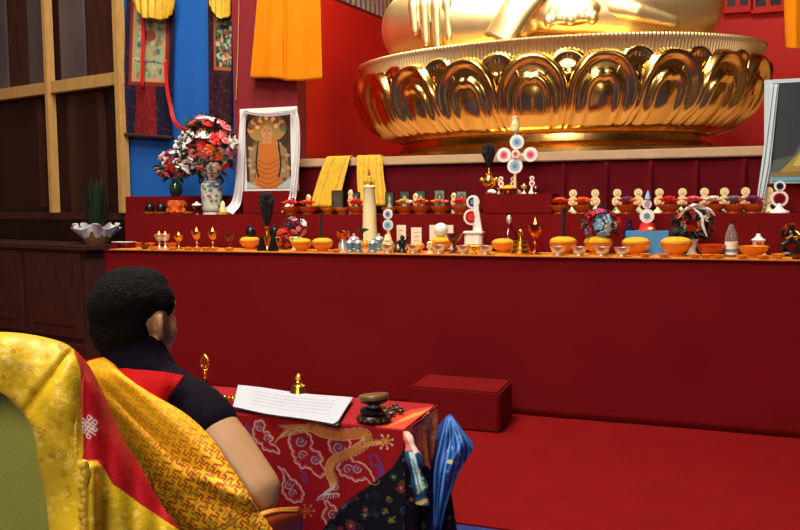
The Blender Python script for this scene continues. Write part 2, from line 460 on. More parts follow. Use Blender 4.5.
# gold-orange runner lying along the front edge
tag(B().box(((XL+.03+XR)/2, YF+.195, ZT1+.007), (XR-XL-.06, .38, .006)).build('altar_runner', ORUN), 'thin orange runner cloth along the front edge of the lowest altar step', 'cloth')
# cloth covered centre block on the second step
a0, a1 = at(483, 5.64, ZT2)[0], at(552, 5.64, ZT2)[0]
tag(B().box(((a0+a1)/2, 5.64+.17, ZT2+.071), (a1-a0, .34, .138), bev=.006).build('cloth_block', RED, off=None), 'low red cloth covered block in the middle of the second altar step', 'block')
ZT3 = ZT2+.141
# podium of the statue: ledge, front drape with pleats
struct('trim_20', B().box(((XP+XR)/2, 8.3, ZLED/2), (XR-XP, 4.4-.04, ZLED-.1)), DRAPE)
struct('trim_21', B().box(((XP+XR)/2+.0, 8.29, ZLED-.035), (XR-XP, 4.5, .07), bev=.008), BEIGE)
x = np.linspace(XP, XR, 1400)[None, :]; t = np.linspace(0, 1, 10)[:, None]
pleat = np.exp(-((((x+.12) % .31)-.15)/.018)**2)
pleat = pleat*(x > -1.0)
y = YLED-.012-.03*pleat*(.6+.4*t)-.012*vnoise(x*2, t*2)
W = np.stack([np.broadcast_to(x, y.shape), y+0*t, ZLED-.08-(ZLED-.08-ZT2-.0)*np.broadcast_to(t, y.shape)], -1)
tag(grid_obj('podium_drape', W, DRAPE, thick=.004), 'dark red pleated drape hanging below the beige ledge', 'drape')
# ---- LIGHTS (lamps of the hall and one added fill)
def area(name, loc, tgt, size, watts, col=(1, .86, .68)):
    l = bpy.data.lights.new(name, 'AREA'); l.energy = watts; l.size = size; l.color = col
    o = bpy.data.objects.new(name, l); COL.objects.link(o); o.location = loc
    o.rotation_euler = (Vector(tgt)-Vector(loc)).to_track_quat('-Z', 'Y').to_euler(); return o
def spot(name, loc, tgt, watts, ang, blend=.6, r=.15, col=(1, .82, .6)):
    l = bpy.data.lights.new(name, 'SPOT'); l.energy = watts; l.spot_size = radians(ang); l.spot_blend = blend; l.shadow_soft_size = r; l.color = col
    o = bpy.data.objects.new(name, l); COL.objects.link(o); o.location = loc
    o.rotation_euler = (Vector(tgt)-Vector(loc)).to_track_quat('-Z', 'Y').to_euler(); return o
area('hall_ceiling_lamp', (-2.6, .8, 7.3), (-2.4, 1.4, 0), 2.5, 430, (1, .9, .76))
area('altar_ceiling_lamp', (-2.2, 3.7, 7.3), (-2.0, 4.6, 0), 2.0, 470, (1, .9, .76))
area('gallery_lamp', (-6.0, 10.2, 7.2), (-6, 11, 2), 1.5, 120)
area('added_rear_fill', (-.2, -3.2, 4.2), (-2.0, 2.5, .7), 2.0, 215, (1, .92, .8))  # unseen fill light added to brighten the sides facing the camera
spot('statue_spotlight', (-2.8, 4.4, 6.9), (-1.7, 7.6, 3.2), 1900, 34, col=(1, .9, .74))
spot('statue_spotlight', (.4, 4.2, 6.9), (-.9, 7.6, 3.2), 1500, 34, col=(1, .9, .74))
w = bpy.data.worlds.new('world'); SC.world = w; w.use_nodes = True
w.node_tree.nodes['Background'].inputs[0].default_value = (.9, .8, .7, 1); w.node_tree.nodes['Background'].inputs[1].default_value = .2
# ================================================================== LOTUS THRONE AND STATUE
LC = np.array([-1.225, 7.27, ZLED+.001]); LSC = (.92, .54, .937)
lt = thing('lotus_throne', 'huge polished gold lotus pedestal with a ring of curved double-ridged petals', 'pedestal', LC)
K = 1.0
drum = [(1.62, 0), (1.66, .02), (1.66, .06), (1.56, .09), (1.48, .12), (1.46, .19), (1.46, .23)]
B().lathe(drum, n=96).build('drum', GOLD, parent=lt)
zt = .945      # rim top above the ledge
body = [(1.45, .19), (1.58, .235), (1.72, .35), (1.82, .5), (1.84, .7), (1.82, zt-.02), (0, zt-.02)]
B().lathe(body, n=96).build('bowl', GOLD, parent=lt)
NP = 20
def prof(t):
    P = [(0, 1.50, .20), (.18, 1.64, .235), (.38, 1.78, .35), (.6, 1.87, .53), (.8, 1.90, .68), (.93, 1.89, .79), (1, 1.87, .83)]
    for a, b in zip(P[:-1], P[1:]):
        if t <= b[0]:
            k = (t-a[0])/(b[0]-a[0]); k = k*k*(3-2*k) if False else k
            return a[1]+(b[1]-a[1])*k, a[2]+(b[2]-a[2])*k
    return P[-1][1:]
def sst(a, b, x): 
    k = np.clip((x-a)/(b-a), 0, 1); return k*k*(3-2*k)
def petal(width, tt=1.0, relief=1.0):
    N, M = 56, 41; W = np.zeros((N, M, 3))
    ts = np.linspace(0, 1, N)
    pr = np.array([prof(t) for t in ts])
    k = np.ones(7)/7
    for c in range(2): pr[3:-3, c] = np.convolve(pr[:, c], k, 'valid')
    for i, t in enumerate(ts):
        w = 1.0 if t < .5 else sqrt(max(0, 1-((t-.5)/.5)**2))
        for j in range(M):
            a = (j/(M-1)*2-1)*w
            q = abs(a) if t < .5 else sqrt(a*a+((t-.5)/.5)**2)
            q2 = q+.05*exp(-(a/.09)**2)*(t > .5); h = .085*exp(-((q-.88)/.085)**2)+.055*exp(-((q2-.47)/.07)**2)+.035*(1-sst(0, .4, q))
            top = sst(.12, .5, t)
            h = h*(.16+.84*top)*relief + .035*(1-a*a)*(1-top)
            r = pr[i, 0]*(1 if tt == 1 else .985)+h; z = pr[i, 1]*tt
            an = a*width
            W[i, j] = (r*sin(an), -r*cos(an), z)
    return W
W = petal(pi/NP*1.04)
p0 = grid_obj('petal', W, GOLD, parent=lt, thick=.02)
W2 = petal(pi/NP*.8, 1.045, .5)
q0 = grid_obj('rear_petal', W2, GOLD, parent=lt, thick=.02)
A0 = min((abs(proj(LC+np.array([1.94*LSC[0]*sin(k*.002), -1.94*LSC[1]*cos(k*.002), .5]))[0]-531), k*.002) for k in range(-400, 400))[1]
for i in range(NP):
    a = p0 if i == 0 else p0.copy()
    b = q0 if i == 0 else q0.copy()
    if i: COL.objects.link(a); COL.objects.link(b)
    a.rotation_euler = (0, 0, A0+2*pi*i/NP); b.rotation_euler = (0, 0, A0+2*pi*(i+.5)/NP)
# fluted band under a beaded lip
nf = 330; v = []; 
th = np.linspace(0, 2*pi, nf*6+1)[None, :]; zz = np.array([.72, .77, .80, .90, .915, .93, .945, .95, .945])[:, None]
base = np.array([1.84, 1.875, 1.88, 1.90, 1.915, 1.93, 1.93, 1.92, 1.80])[:, None]
fl = np.array([0, .012, .018, .018, .016, .009, .009, .006, 0])[:, None]
r = base+fl*np.cos(th*nf)
grid_obj('fluted_rim', np.stack([r*np.cos(th), r*np.sin(th), zz+0*th], -1), GOLDS, parent=lt)
lt.scale = LSC
# ---- seated golden statue
SB = np.array([LC[0]-.01, LC[1]+.06, LC[2]+.885])
st = thing('seated_statue', 'giant golden seated statue with crossed legs resting on the lotus pedestal', 'statue', SB)
def S(x, y, z): return (SB[0]+x, SB[1]+y, SB[2]+z)
b = B()
# crossed legs: broad thighs out to the knees, shins folded in front
for s in (-1, 1):
    b.chain([S(s*.3, .45, .34), S(s*.85, -.05, .36), S(s*1.23, -.55, .32)], [.42, .40, .33], 20)
    b.chain([S(s*1.23, -.58, .30), S(s*.75, -1.02, .27), S(s*.12, -1.22, .2 if s < 0 else .26)], [.32, .27, .17], 20)
    b.cap(S(s*.95, -.35, .22), S(s*.4, -.6, .2), .26, .3, 16)
b.chain([S(.0, -1.25, .30), S(-.25, -1.15, .37), S(-.42, -1.10, .38)], [.15, .12, .07])      # foot laid on the shin
b.sph(S(0, -.1, .3), (.95, .75, .33), 24)
# trunk
b.sph(S(0, .35, .75), (.62, .48, .6), 24).sph(S(0, .38, 1.45), (.66, .42, .65), 24).sph(S(0, .38, 1.85), (.8, .38, .34), 24)
b.cap(S(0, .36, 2.0), S(0, .33, 2.45), .24, .22)
b.sph(S(0, .28, 2.82), (.36, .40, .48), 24).sph(S(0, .34, 3.3), (.2, .2, .2), 16).cap(S(0, -.1, 2.82), S(0, -.16, 2.72), .04, .06)
for s in (-1, 1):
    b.sph(S(s*.37, .32, 2.74), (.05, .1, .22), 12); b.sph(S(s*.13, -.06, 2.88), (.07, .05, .03), 10)
b.sph(S(0, -.08, 2.62), (.11, .06, .03), 10)
# right arm reaching down over the shin, left arm in the lap
b.chain([S(-.82, .36, 1.85), S(-1.06, .1, 1.2), S(-.98, -.72, .84)], [.24, .2, .13], 16)
b.chain([S(.82, .36, 1.85), S(1.06, .15, 1.15), S(.5, -.55, .72)], [.24, .2, .14], 16)
b.sph(S(.1, -.68, .62), (.34, .17, .09), 16)
for i in range(4): b.cap(S(.0, -.62-.07*i, .63), S(-.38, -.66-.05*i, .65), .05, .04, 8)
b.build('body', GOLDS, parent=st, off=SB, remesh=.03, sm=3)
# the hanging hand, back of it and five fingers over the shin
h = B()
h.sph(S(-.93, -1.02, .70), (.2, .13, .24), 16); h.cap(S(-.97, -.7, .85), S(-.93, -1.0, .76), .14, .14)
for i, (x, L) in enumerate(((-1.08, .40), (-.985, .50), (-.885, .54), (-.79, .47))):
    h.chain([S(x, -1.1, .64), S(x*1.0+.01*i, -1.235, .40), S(x+.01*i+.02, -1.26, .64-L-.05)], [.062, .052, .038], 12)
h.chain([S(-.78, -1.0, .74), S(-.66, -1.14, .58), S(-.63, -1.2, .42)], [.065, .055, .04], 12)
h.build('hanging_hand', GOLDS, parent=st, off=SB, remesh=.013, sm=2)
# robe: edge band sweeping over the lap, folds fanned between the feet
def bandpts(P, w, t, n=40):
    P = [Vector(S(*p)) for p in P]; sp = [Vector(q) for q in spline([tuple(q) for q in P], 12)]; o = B()
    v = []; f = []
    for i, p in enumerate(sp):
        d = (sp[min(i+1, len(sp)-1)]-sp[max(0, i-1)]).normalized(); sd = d.cross(Vector((0, -.6, .8))).normalized()
        ww = w*(1 if not hasattr(w, '__len__') else 1); up = sd.cross(d)*t
        v += [p-sd*ww, p-sd*ww*.6+up, p+sd*ww*.6+up, p+sd*ww]
    for i in range(len(sp)-1):
        for k in range(3): f.append((i*4+k, i*4+k+1, i*4+k+5, i*4+k+4))
    return o.add(v, f)
o = bandpts([(.38, -.42, 1.1), (.17, -.95, .75), (.03, -1.32, .46), (-.12, -1.5, .24), (-.26, -1.56, .03)], .17, .05).build('robe_edge', GOLDS, parent=st, off=SB)
o.modifiers.new('t', 'SOLIDIFY').thickness = .05
f = B()
f.sph(S(.34, -1.3, .24), (.24, .14, .12), 16)
for i in range(5): f.sph(S(.16+i*.09, -1.42, .16+.02*(i % 2)), (.05, .06, .06), 10)
f.chain([S(.5, -1.2, .3), S(.85, -1.25, .2), S(1.15, -1.1, .12)], [.1, .08, .05], 10)
f.build('robe_folds', GOLDS, parent=st, off=SB, remesh=.02, sm=2)
for (P, nm) in (([(1.25, -.9, .42), (.8, -1.2, .45), (.3, -1.35, .4)], 'a'), ([(-.5, -1.05, .55), (0.1, -.8, .72), (.5, -.6, .9)], 'b')):
    B().tube([S(*p) for p in spline(P, 8)], .035, 8).build('robe_hem', GOLDS, parent=st, off=SB)
st.scale = (.94, .62, 1)
# ================================================================== THINGS ON THE ALTAR
F1 = ZT1+.0102        # top of the runner
T1B = ZT1+.0045
def P1(u, d=.07): z = F1 if d < .385 else T1B; return np.array(at(u, YF+d, z))
def P2(u, d=.10): return np.array(at(u, YT2+d, ZT2+.0005))
PEACH = mat('pale_peach', (226, 176, 110), .6)
# ---- makers (origin at the base)
def mk_bowl(name, m, heap, r=.095, h=.085, lob=0, heaph=.035, foot=True, hm=None):
    def f():
        t = thing(name, 'x', 'bowl')
        pr = [(r*.5, 0), (r*.52, h*.08), (r*.45, h*.18), (r*.72, h*.42), (r*.92, h*.75), (r, h), (r*.95, h), (r*.86, h*.7), (0, h*.6)] if foot else [(r*.6, 0), (r*.78, h*.15), (r*.97, h*.5), (r, h), (r*.94, h), (r*.85, h*.5), (0, h*.35)]
        B().lathe(pr, n=28, flute=lob, fn=12).build('bowl', m, parent=t)
        if heap:
            B().lathe([(r*.93, h*.9), (r*.9, h+heaph*.35), (r*.7, h+heaph*.75), (r*.35, h+heaph*.97), (0, h+heaph)], n=24).build(heap, hm or YRICE, parent=t)
        return t
    return f
def mk_water():
    t = thing('water_bowl', 'x', 'bowl'); r = .052; h = .058
    B().lathe([(r*.55, 0), (r*.58, .006), (r*.5, .012), (r*.8, h*.5), (r, h), (r*.95, h), (r*.8, h*.6), (0, h*.4)], n=24).build('bowl', SILVER, parent=t)
    B().lathe([(r*.93, h*.86), (0, h*.862)], n=24, close=False).build('water', GLASS, parent=t); return t
def mk_goblet(m, h=.13, r=.042, lamp=True):
    def f():
        t = thing('butter_lamp' if lamp else 'stem_goblet', 'x', 'lamp' if lamp else 'goblet')
        B().lathe([(r*.8, 0), (r*.78, .006), (r*.35, .016), (r*.16, .03), (r*.16, h*.32), (r*.34, h*.38), (r*.16, h*.44), (r*.18, h*.52), (r*.6, h*.6), (r, h*.85), (r*1.05, h), (r*.95, h), (r*.8, h*.8), (0, h*.72)], n=20).build('goblet', m, parent=t)
        if lamp: B().lathe([(0, h*.88), (.007, h*.9), (.009, h*1.0), (.004, h*1.12), (0, h*1.22)], n=8).build('flame', FLAME, parent=t)
        return t
    return f
def mk_plate(m=ORBOWL, r=.04):
    def f():
        return B().lathe([(r*.5, 0), (r*.9, .01), (r, .022), (r*.93, .022), (r*.6, .012), (0, .01)], n=20).build('dish', m)
    return f
def mk_cup(m=BLACK, r=.038, h=.10):
    def f():
        return B().lathe([(r*.7, 0), (r*.9, h*.1), (r, h*.45), (r*.8, h*.7), (r*.45, h*.8), (r*.5, h*.86), (r*.2, h*.95), (0, h)], n=20).build('lidded_cup', m)
    return f
def mk_cone(h=.12, r=.045):
    def f():
        return B().lathe([(r, 0), (r*.95, h*.12), (r*.6, h*.5), (r*.35, h*.85), (r*.1, h), (0, h)], n=14, flute=.1, fn=5).build('dark_cone', BLACK)
    return f
def mk_card(w, h):
    def f():
        t = thing('offering_card', 'x', 'card')
        B().box((0, 0, h/2), (w, .006, h), bev=.001).build('card', CARD, parent=t)
        b = B()
        for i in range(4): b.box((0, -.0036, h*(.8-.17*i)), (w*.5*(1-.15*(i % 2)), .001, h*.03))
        b.build('drawing', YRICE, parent=t)
        B().box((0, .012, .006), (w*.8, .03, .012)).build('stand', BRASS, parent=t); return t
    return f
def rings(t, c, r, cols, y=0, rim=WHITE, th=.012):
    """a round butter disc with coloured rings, facing the hall"""
    d = B().disc((c[0], y, c[1]), r, th).build('disc', rim, parent=t)
    for i, (k, m) in enumerate(cols):
        B().disc((c[0], y-th/2-.0012*(i+1), c[1]), r*k, .003).build('ring', m, parent=d)
    b = B()
    for i in range(14):
        a = 2*pi*i/14; b.sph((c[0]+r*.97*cos(a), y, c[1]+r*.97*sin(a)), r*.08, 6)
    b.build('petal_edge', rim, parent=d)
    return d
def mk_torma(base=CREAM, rim=CREAM, r1=.033, r2=.026, cols1=None, cols2=None, h0=.045, hb=None):
    def f():
        t = thing('butter_ornament', 'x', 'ornament')
        B().lathe([(r1*1.25, 0), (r1*1.2, .01), (r1*.6, h0*.6), (r1*.35, h0), (r1*.25, h0+r1*.4), (0, h0+r1*.5)], n=18).build('base', base, parent=t)
        B().box((0, .008, h0+r1*1.2), (r1*.4, .008, r1*2.6+r2)).build('backing_rod', base, parent=t)
        rings(t, (0, h0+r1), r1, cols1 or [(.55, PEACH), (.38, CREAM)], rim=rim)
        rings(t, (0, h0+2*r1+r2*.85), r2, cols2 or [(.5, PEACH), (.35, CREAM)], rim=rim)
        return t
    return f
def blossom_b(m_, c, r, n=6):
    b = B()
    for ring, (k, tl, nn) in enumerate(((1, .35, n), (.68, .75, n-1), (.36, 1.15, 4))):
        for i in range(nn):
            a = 2*pi*i/nn+ring*.5; d = Vector((cos(a)*cos(tl), sin(a)*cos(tl), sin(tl)))
            M = d.to_track_quat('X', 'Z').to_matrix()
            cc = Vector(c)+d*r*k*.55
            b.sph(cc, (r*.55*k+.001, r*.42*k+.001, r*.16), 8, M=M)
    b.sph(c, r*.3, 6)
    return b
def bouquet(loc, label, group, C_, R_, n, mats, rb, stems=True, leafm=LEAF, name='flower_bouquet', seed=1, flat=.5, nleaf=60):
    rnd = random.Random(seed); t = thing(name, label, 'flowers', loc, 0, group)
    pr = {}
    for i in range(n):
        # spread over the side that faces the hall and the top
        u = (i+.5)/n; ph = i*2.399963; zz = 1-1.75*u; rr = sqrt(max(0, 1-zz*zz))
        d = Vector((rr*cos(ph), rr*sin(ph)*flat, zz))
        c = Vector(C_)+Vector((d.x*R_[0], d.y*R_[1], d.z*R_[2]))*(.86+.24*rnd.random() if i % 3 else .45+.2*rnd.random())
        m = mats[rnd.randrange(len(mats))]; k = m.name
        if k not in pr: o = pr[k] = blossom_b(m, (0, 0, 0), rb).build('blossom', m, parent=t)
        else: o = pr[k].copy(); COL.objects.link(o)
        o.location = c; o.rotation_euler = d.to_track_quat('Z', 'Y').to_euler(); s = .75+.5*rnd.random(); o.scale = (s, s, s)
    b = B()
    for i in range(nleaf):
        d = Vector((rnd.gauss(0, 1), rnd.gauss(0, 1)*flat, rnd.gauss(0, 1))).normalized()
        c = Vector(C_)+Vector((d.x*R_[0], d.y*R_[1], d.z*R_[2]))*(.25+.77*rnd.random()**.7)
        M = d.to_track_quat('X', 'Z').to_matrix().to_4x4() @ Matrix.Rotation(rnd.random()*3, 4, 'X')
        L = rb*1.5
        b.add([(0, 0, 0), (L*.5, L*.24, .1*L), (L*1.1, 0, 0), (L*.5, -L*.24, .1*L), (L*.5, 0, -.02*L)], [(0, 4, 1), (1, 4, 2), (2, 4, 3), (3, 4, 0)], Matrix.Translation(c) @ M)
    b.build('foliage', leafm, parent=t, fix=False)
    if stems:
        b = B()
        for i in range(7):
            a = 2*pi*i/7; b.tube([(.008*cos(a), .008*sin(a), -.0), (C_[0]*.6+.02*cos(a), .02*sin(a), C_[2]*.6), (C_[0]+.06*cos(a), .03*sin(a), C_[2])], .003, 5)
        b.build('stems', LEAF, parent=t)
    return t
# ---------------- second step, from the left
G = 'small lidded cups on yellow saucers'
for u, lb in ((150, 'black lidded cup on a yellow saucer, the farther left of two by the blue wall'), (161, 'black lidded cup on a yellow saucer, between its twin and the orange pot')):
    l = P2(u, .1)
    inst('saucer', mk_plate(YRICE, .05), l, lb.replace('black lidded cup on a yellow saucer', 'yellow saucer under a black lidded cup'), 'yellow saucers')
    o = inst('lcup', mk_cup(BLACK, .04, .10), l+np.array([0, 0, .0125]), lb, G); tag(o, cat='cup')
    o2 = [q for q in bpy.data.objects if q.name.startswith('dish')][-1]
for q in bpy.data.objects:
    if q.name.startswith('dish'): q['category'] = 'dish'
def dish(key, mk, l, lb, g='small orange dishes', cat='dish'):
    o = inst(key, mk, l, lb, g); o['category'] = cat; return o
# orange pot beneath the green vase
l = P2(177, .12); t = thing('orange_pot', 'ornate orange pot with moulded swirls below the green vase', 'pot', l)
B().lathe([(.055, 0), (.07, .02), (.06, .05), (.075, .09), (.07, .115), (.05, .12), (0, .12)], n=24, flute=.08, fn=7).build('pot', ORDARK, parent=t)
b = B()
for i in range(10): a = 2*pi*i/10; b.sph((.07*cos(a), .07*sin(a), .035+.05*(i % 2)), (.016, .016, .02), 8)
b.build('moulding', ORANGEP, parent=t)
l = np.array(at(178, 6.03-.0, zl)); l[1] = 6.0; t = thing('green_vase', 'round dark green glazed vase of pink flowers by the blue wall', 'vase', l); VL = l
B().lathe([(.03, 0), (.05, .02), (.062, .06), (.055, .1), (.034, .125), (.04, .145), (.034, .145), (.026, .12), (0, .11)], n=24).build('vase_body', GREENV, parent=t)
bouquet(VL+np.array([0, 0, .145]), 'pink and red flowers in the round green vase, left of the large bouquet', None, (0.02, -.02, .12), (.16, .10, .12), 22, [PINKP, PINKP, REDP, WHITEP], .05, seed=3)
dish('ydish', mk_plate(YRICE, .05), P2(188, .08), 'yellow dish between the orange pot and the covered goblet')
l = P2(197, .1); t = thing('covered_goblet', 'small red and white covered goblet beside the porcelain vase', 'goblet', l)
B().lathe([(.035, 0), (.03, .008), (.008, .02), (.008, .035), (.035, .06), (.038, .075), (0, .075)], n=20).build('goblet', WINE, parent=t)
B().lathe([(.04, .076), (.034, .088), (.012, .097), (.006, .108), (0, .11)], n=20).build('lid', WHITE, parent=t)
# porcelain vase painted with flowers
l = P2(212, .12); PV = l
t = thing('porcelain_vase', 'tall white porcelain vase painted with blue and green flowers', 'vase', l)
n, M_ = 120, 160; th = np.linspace(0, 2*pi, M_)[None, :]; tz = np.linspace(0, 1, n)[:, None]
prz = [(0, .075), (.06, .07), (.14, .078), (.55, .086), (.72, .082), (.8, .058), (.86, .055), (.95, .075), (1, .085)]
rr = np.interp(tz[:, 0], [a for a, _ in prz], [b for _, b in prz])[:, None]
cv = Canvas(0, 0, 160, 120, 2, (206, 214, 200))
rn = random.Random(5)
for i in range(60):
    x_, y_ = rn.random()*160, 8+rn.random()*96; cc = rn.choice([(50, 80, 140), (60, 110, 80), (160, 90, 110), (60, 100, 130)])
    for k in range(5): a = 2*pi*k/5; cv.ell((x_+3*cos(a), y_+3*sin(a)), 2.2, 2.2, cc)
    cv.spiral((x_+4, y_+6), 6, .9, (60, 110, 90))
for y_ in (3, 22, 30, 112): cv.line([(0, y_), (160, y_)], 2.4, (50, 80, 140), smooth=False)
for i in range(20): cv.line([(i*8, 118), (i*8+4, 108)], 1.5, (50, 80, 140), smooth=False)
W = np.stack([rr*np.cos(th), rr*np.sin(th), tz*.345+0*th], -1)
D = np.stack([(th/(2*pi)*160)+0*tz, (1-tz)*120+0*th], -1)
grid_obj('vase_body', W, PRINT, D=D, canvas=cv, parent=t)
B().lathe([(.0, .002), (.07, .003), (.0, .004)], n=20, close=False).build('foot', WHITE, parent=t)
for s in (-1, 1): B().tube(spline([(s*.055, 0, .30), (s*.10, 0, .31), (s*.112, 0, .27), (s*.08, 0, .235)], 6), .009, 8).build('handle', DBLUE, parent=t)
bouquet(PV+np.array([0, 0, .345]), 'large bouquet of white roses, red and orange flowers in the porcelain vase', None, (-.03, -.02, .20), (.25, .16, .235), 72, [WHITEP, WHITEP, PINKP, PINKP, ORANGEP, WHITEP, REDP], .056, seed=11, nleaf=170)
l = P2(223, .05); t = thing('figurine', 'small white figurine in a yellow dish right of the porcelain vase', 'figurine', l)
B().lathe([(.05, 0), (.055, .02), (.05, .02), (0, .012)], n=20).build('dish', YRICE, parent=t)
B().lathe([(.025, .012), (.03, .04), (.018, .07), (.02, .085), (.012, .1), (0, .115)], n=14).build('figure_body', CREAM, parent=t)
# framed portrait on a red box with a white silk scarf
b0_, b1_ = P2(243, .3), P2(296, .3)
yb = YT2+.24
xa, xb = at(241, yb, 1.5)[0], at(298, yb, 1.5)[0]
zf0 = px(270, 191, Y=yb)[2]; zf1 = px(270, 107.5, Y=yb)[2]
tag(B().box(((xa+xb)/2, yb+.03, (ZT2+zf0-.003)/2), (xb-xa-.06, .12, zf0-.003-ZT2), bev=.006).build('picture_stand', RED), 'red cloth covered box under the framed portrait', 'stand')
t = thing('framed_portrait', 'white mounted portrait of a crowned figure in orange robes, hung with white silk', 'picture', ((xa+xb)/2, yb, zf0))
w_, h_ = xb-xa, zf1-zf0
B().box((0, .012, h_/2), (w_, .016, h_), bev=.003).build('frame', WHITE, parent=t)
cv = Canvas(247, 112, 291, 190, 6, (64, 44, 34))
cv.noise(.3, .5)
cv.ell((268, 128), 19, 15, (170, 130, 70)); 
for i in range(15):
    a = pi+pi*i/14; cv.ell((268+16*cos(a), 129+13*sin(a)), 3.2, 3.2, [(206, 160, 80), (150, 60, 40), (90, 110, 90)][i % 3])
for i in range(9):
    a = pi+pi*i/8; cv.ell((268+9*cos(a), 126+9*sin(a)), 2.2, 2.6, [(230, 200, 120), (170, 70, 40)][i % 2])
cv.poly([(250, 190), (250, 150), (258, 140), (278, 140), (287, 150), (291, 190)], (150, 120, 84))
for i in range(50):
    cv.spiral((250+rn.random()*40, 142+rn.random()*44), 2.2, .7, rn.choice([(90, 60, 50), (200, 170, 120), (80, 80, 50)]))
cv.poly([(262, 140), (276, 140), (280, 160), (281, 190), (255, 190), (258, 160)], (196, 112, 44))
for i in range(6): cv.line([(258, 160+5*i), (268, 165+5*i), (280, 160+5*i)], .9, (150, 76, 30))
cv.line([(259, 141), (257, 165), (259, 178)], 1.6, (40, 26, 24)); cv.line([(279, 141), (281, 165), (279, 178)], 1.6, (40, 26, 24))
cv.ell((268, 132), 5.6, 8, (206, 150, 96)); cv.poly([(264, 138), (272, 138), (273, 144), (263, 144)], (196, 140, 90))
cv.line([(265, 130.5), (267, 130.2)], .8, (50, 30, 24)); cv.line([(269.5, 130.2), (271.5, 130.5)], .8, (50, 30, 24)); cv.line([(266.5, 136), (270, 136)], .8, (140, 60, 50)); cv.line([(268.3, 131), (268.4, 134)], .7, (160, 100, 60))
cv.poly([(247, 182), (262, 190), (247, 190)], (170, 190, 190)); cv.poly([(291, 178), (276, 190), (291, 190)], (170, 190, 190))
def flatpic(name, parent, x0, x1, z0, z1, y, cv, reg, n=150, M=None):
    u0, v0, u1, v1 = reg
    a = np.linspace(0, 1, n)[None, :]; c = np.linspace(0, 1, n)[:, None]
    W = np.stack([x0+(x1-x0)*a+0*c, y+0*a+0*c, z1+(z0-z1)*c+0*a], -1)
    D = np.stack([u0+(u1-u0)*a+0*c, v0+(v1-v0)*c+0*a], -1)
    return grid_obj(name, W, PRINT, D=D, canvas=cv, parent=parent, thick=.001)
kx = w_/57; kz = h_/83.5
flatpic('print', t, -w_/2+6*kx, w_/2-6.5*kx, .02, h_-.04, .0032, cv, (247, 112, 291, 190))
# scarf: a ribbon over the frame, hanging down both sides
def ribbon(name, label, pts, wd, m, th=.006, seed=0, cat='scarf', nn=8, fold=.012, wob=None):
    """cloth strip along a centre line (x,y,z) with half width vectors, gathered folds"""
    sp = np.array(spline(pts, nn)); n = len(sp); M2 = 22
    W = np.zeros((n, M2, 3))
    for i in range(n):
        s = np.linspace(-1, 1, M2); w2 = wd[0]+(wd[1]-wd[0])*i/(n-1) if not callable(wd) else wd(i/(n-1))
        f = fold*np.sin(s*7+seed+i*.02)+fold*.6*np.sin(s*13+i*.08+seed*2)
        W[i, :, 0] = sp[i, 0]+s*w2; W[i, :, 1] = sp[i, 1]+f; W[i, :, 2] = sp[i, 2]+.004*np.sin(s*5+i*.15)
    c = W.mean((0, 1)); c[2] = W[..., 2].min()
    o = grid_obj(name, W, m, off=c, thick=th); o.location = c
    return tag(o, label, cat)
yy = yb-.035; X = lambda u, v, Y=yy: px(u, v, Y=Y)
tl, ml, bl = X(244, 109), X(240, 160), X(236, 205); bl2 = np.array([bl[0], YT2+.10, ZT2+.02])
def side(pts): return [tuple(p) for p in pts]
tsc = thing('silk_scarf', 'white silk scarf draped over the framed portrait and hanging down both its sides', 'scarf', (tl[0], yy, ZT2+.001))
def strip(parent, nm, pts, wd, seed, m=CLOTHW, fold=.008, th=.004, off=None, flat=False):
    sp = np.array(spline([tuple(p) for p in pts], 10)); n = len(sp); M2 = 24; W = np.zeros((n, M2, 3))
    for i in range(n):
        s = np.linspace(-1, 1, M2); q = i/(n-1); w2 = np.interp(q, [0, .5, 1], wd)
        tdir = sp[min(i+1, n-1)]-sp[max(i-1, 0)]
        sd = np.cross(tdir, (0, 1, 0)); L = np.linalg.norm(sd); sd = sd/L if L > 1e-4 else np.array([1, 0, 0])
        if flat: sd = np.array([1, 0, 0])
        f = fold*np.sin(s*6+seed+q*2)+fold*.7*np.sin(s*13+q*4+seed*2)
        W[i] = sp[i]+s[:, None]*w2*sd; W[i, :, 1] += f-.0
    return grid_obj(nm, W, m, parent=parent, off=parent.location, thick=th)
strip(tsc, 'left_fall', [X(249, 110), X(243, 118), X(241, 150), X(239, 185), X(236, 203), (bl[0]-.02, yy-.10, ZT2+.012)], (.02, .032, .05), 1)
strip(tsc, 'right_fall', [X(291, 110), X(296, 118), X(297, 150), X(294, 185), X(292, 199), (X(291, 204)[0], yy-.10, ZT2+.012)], (.02, .026, .034), 2)
strip(tsc, 'top_swag', [X(244, 111), X(256, 113.5), X(270, 114), X(284, 113), X(296, 111)], (.014, .018, .014), 3)
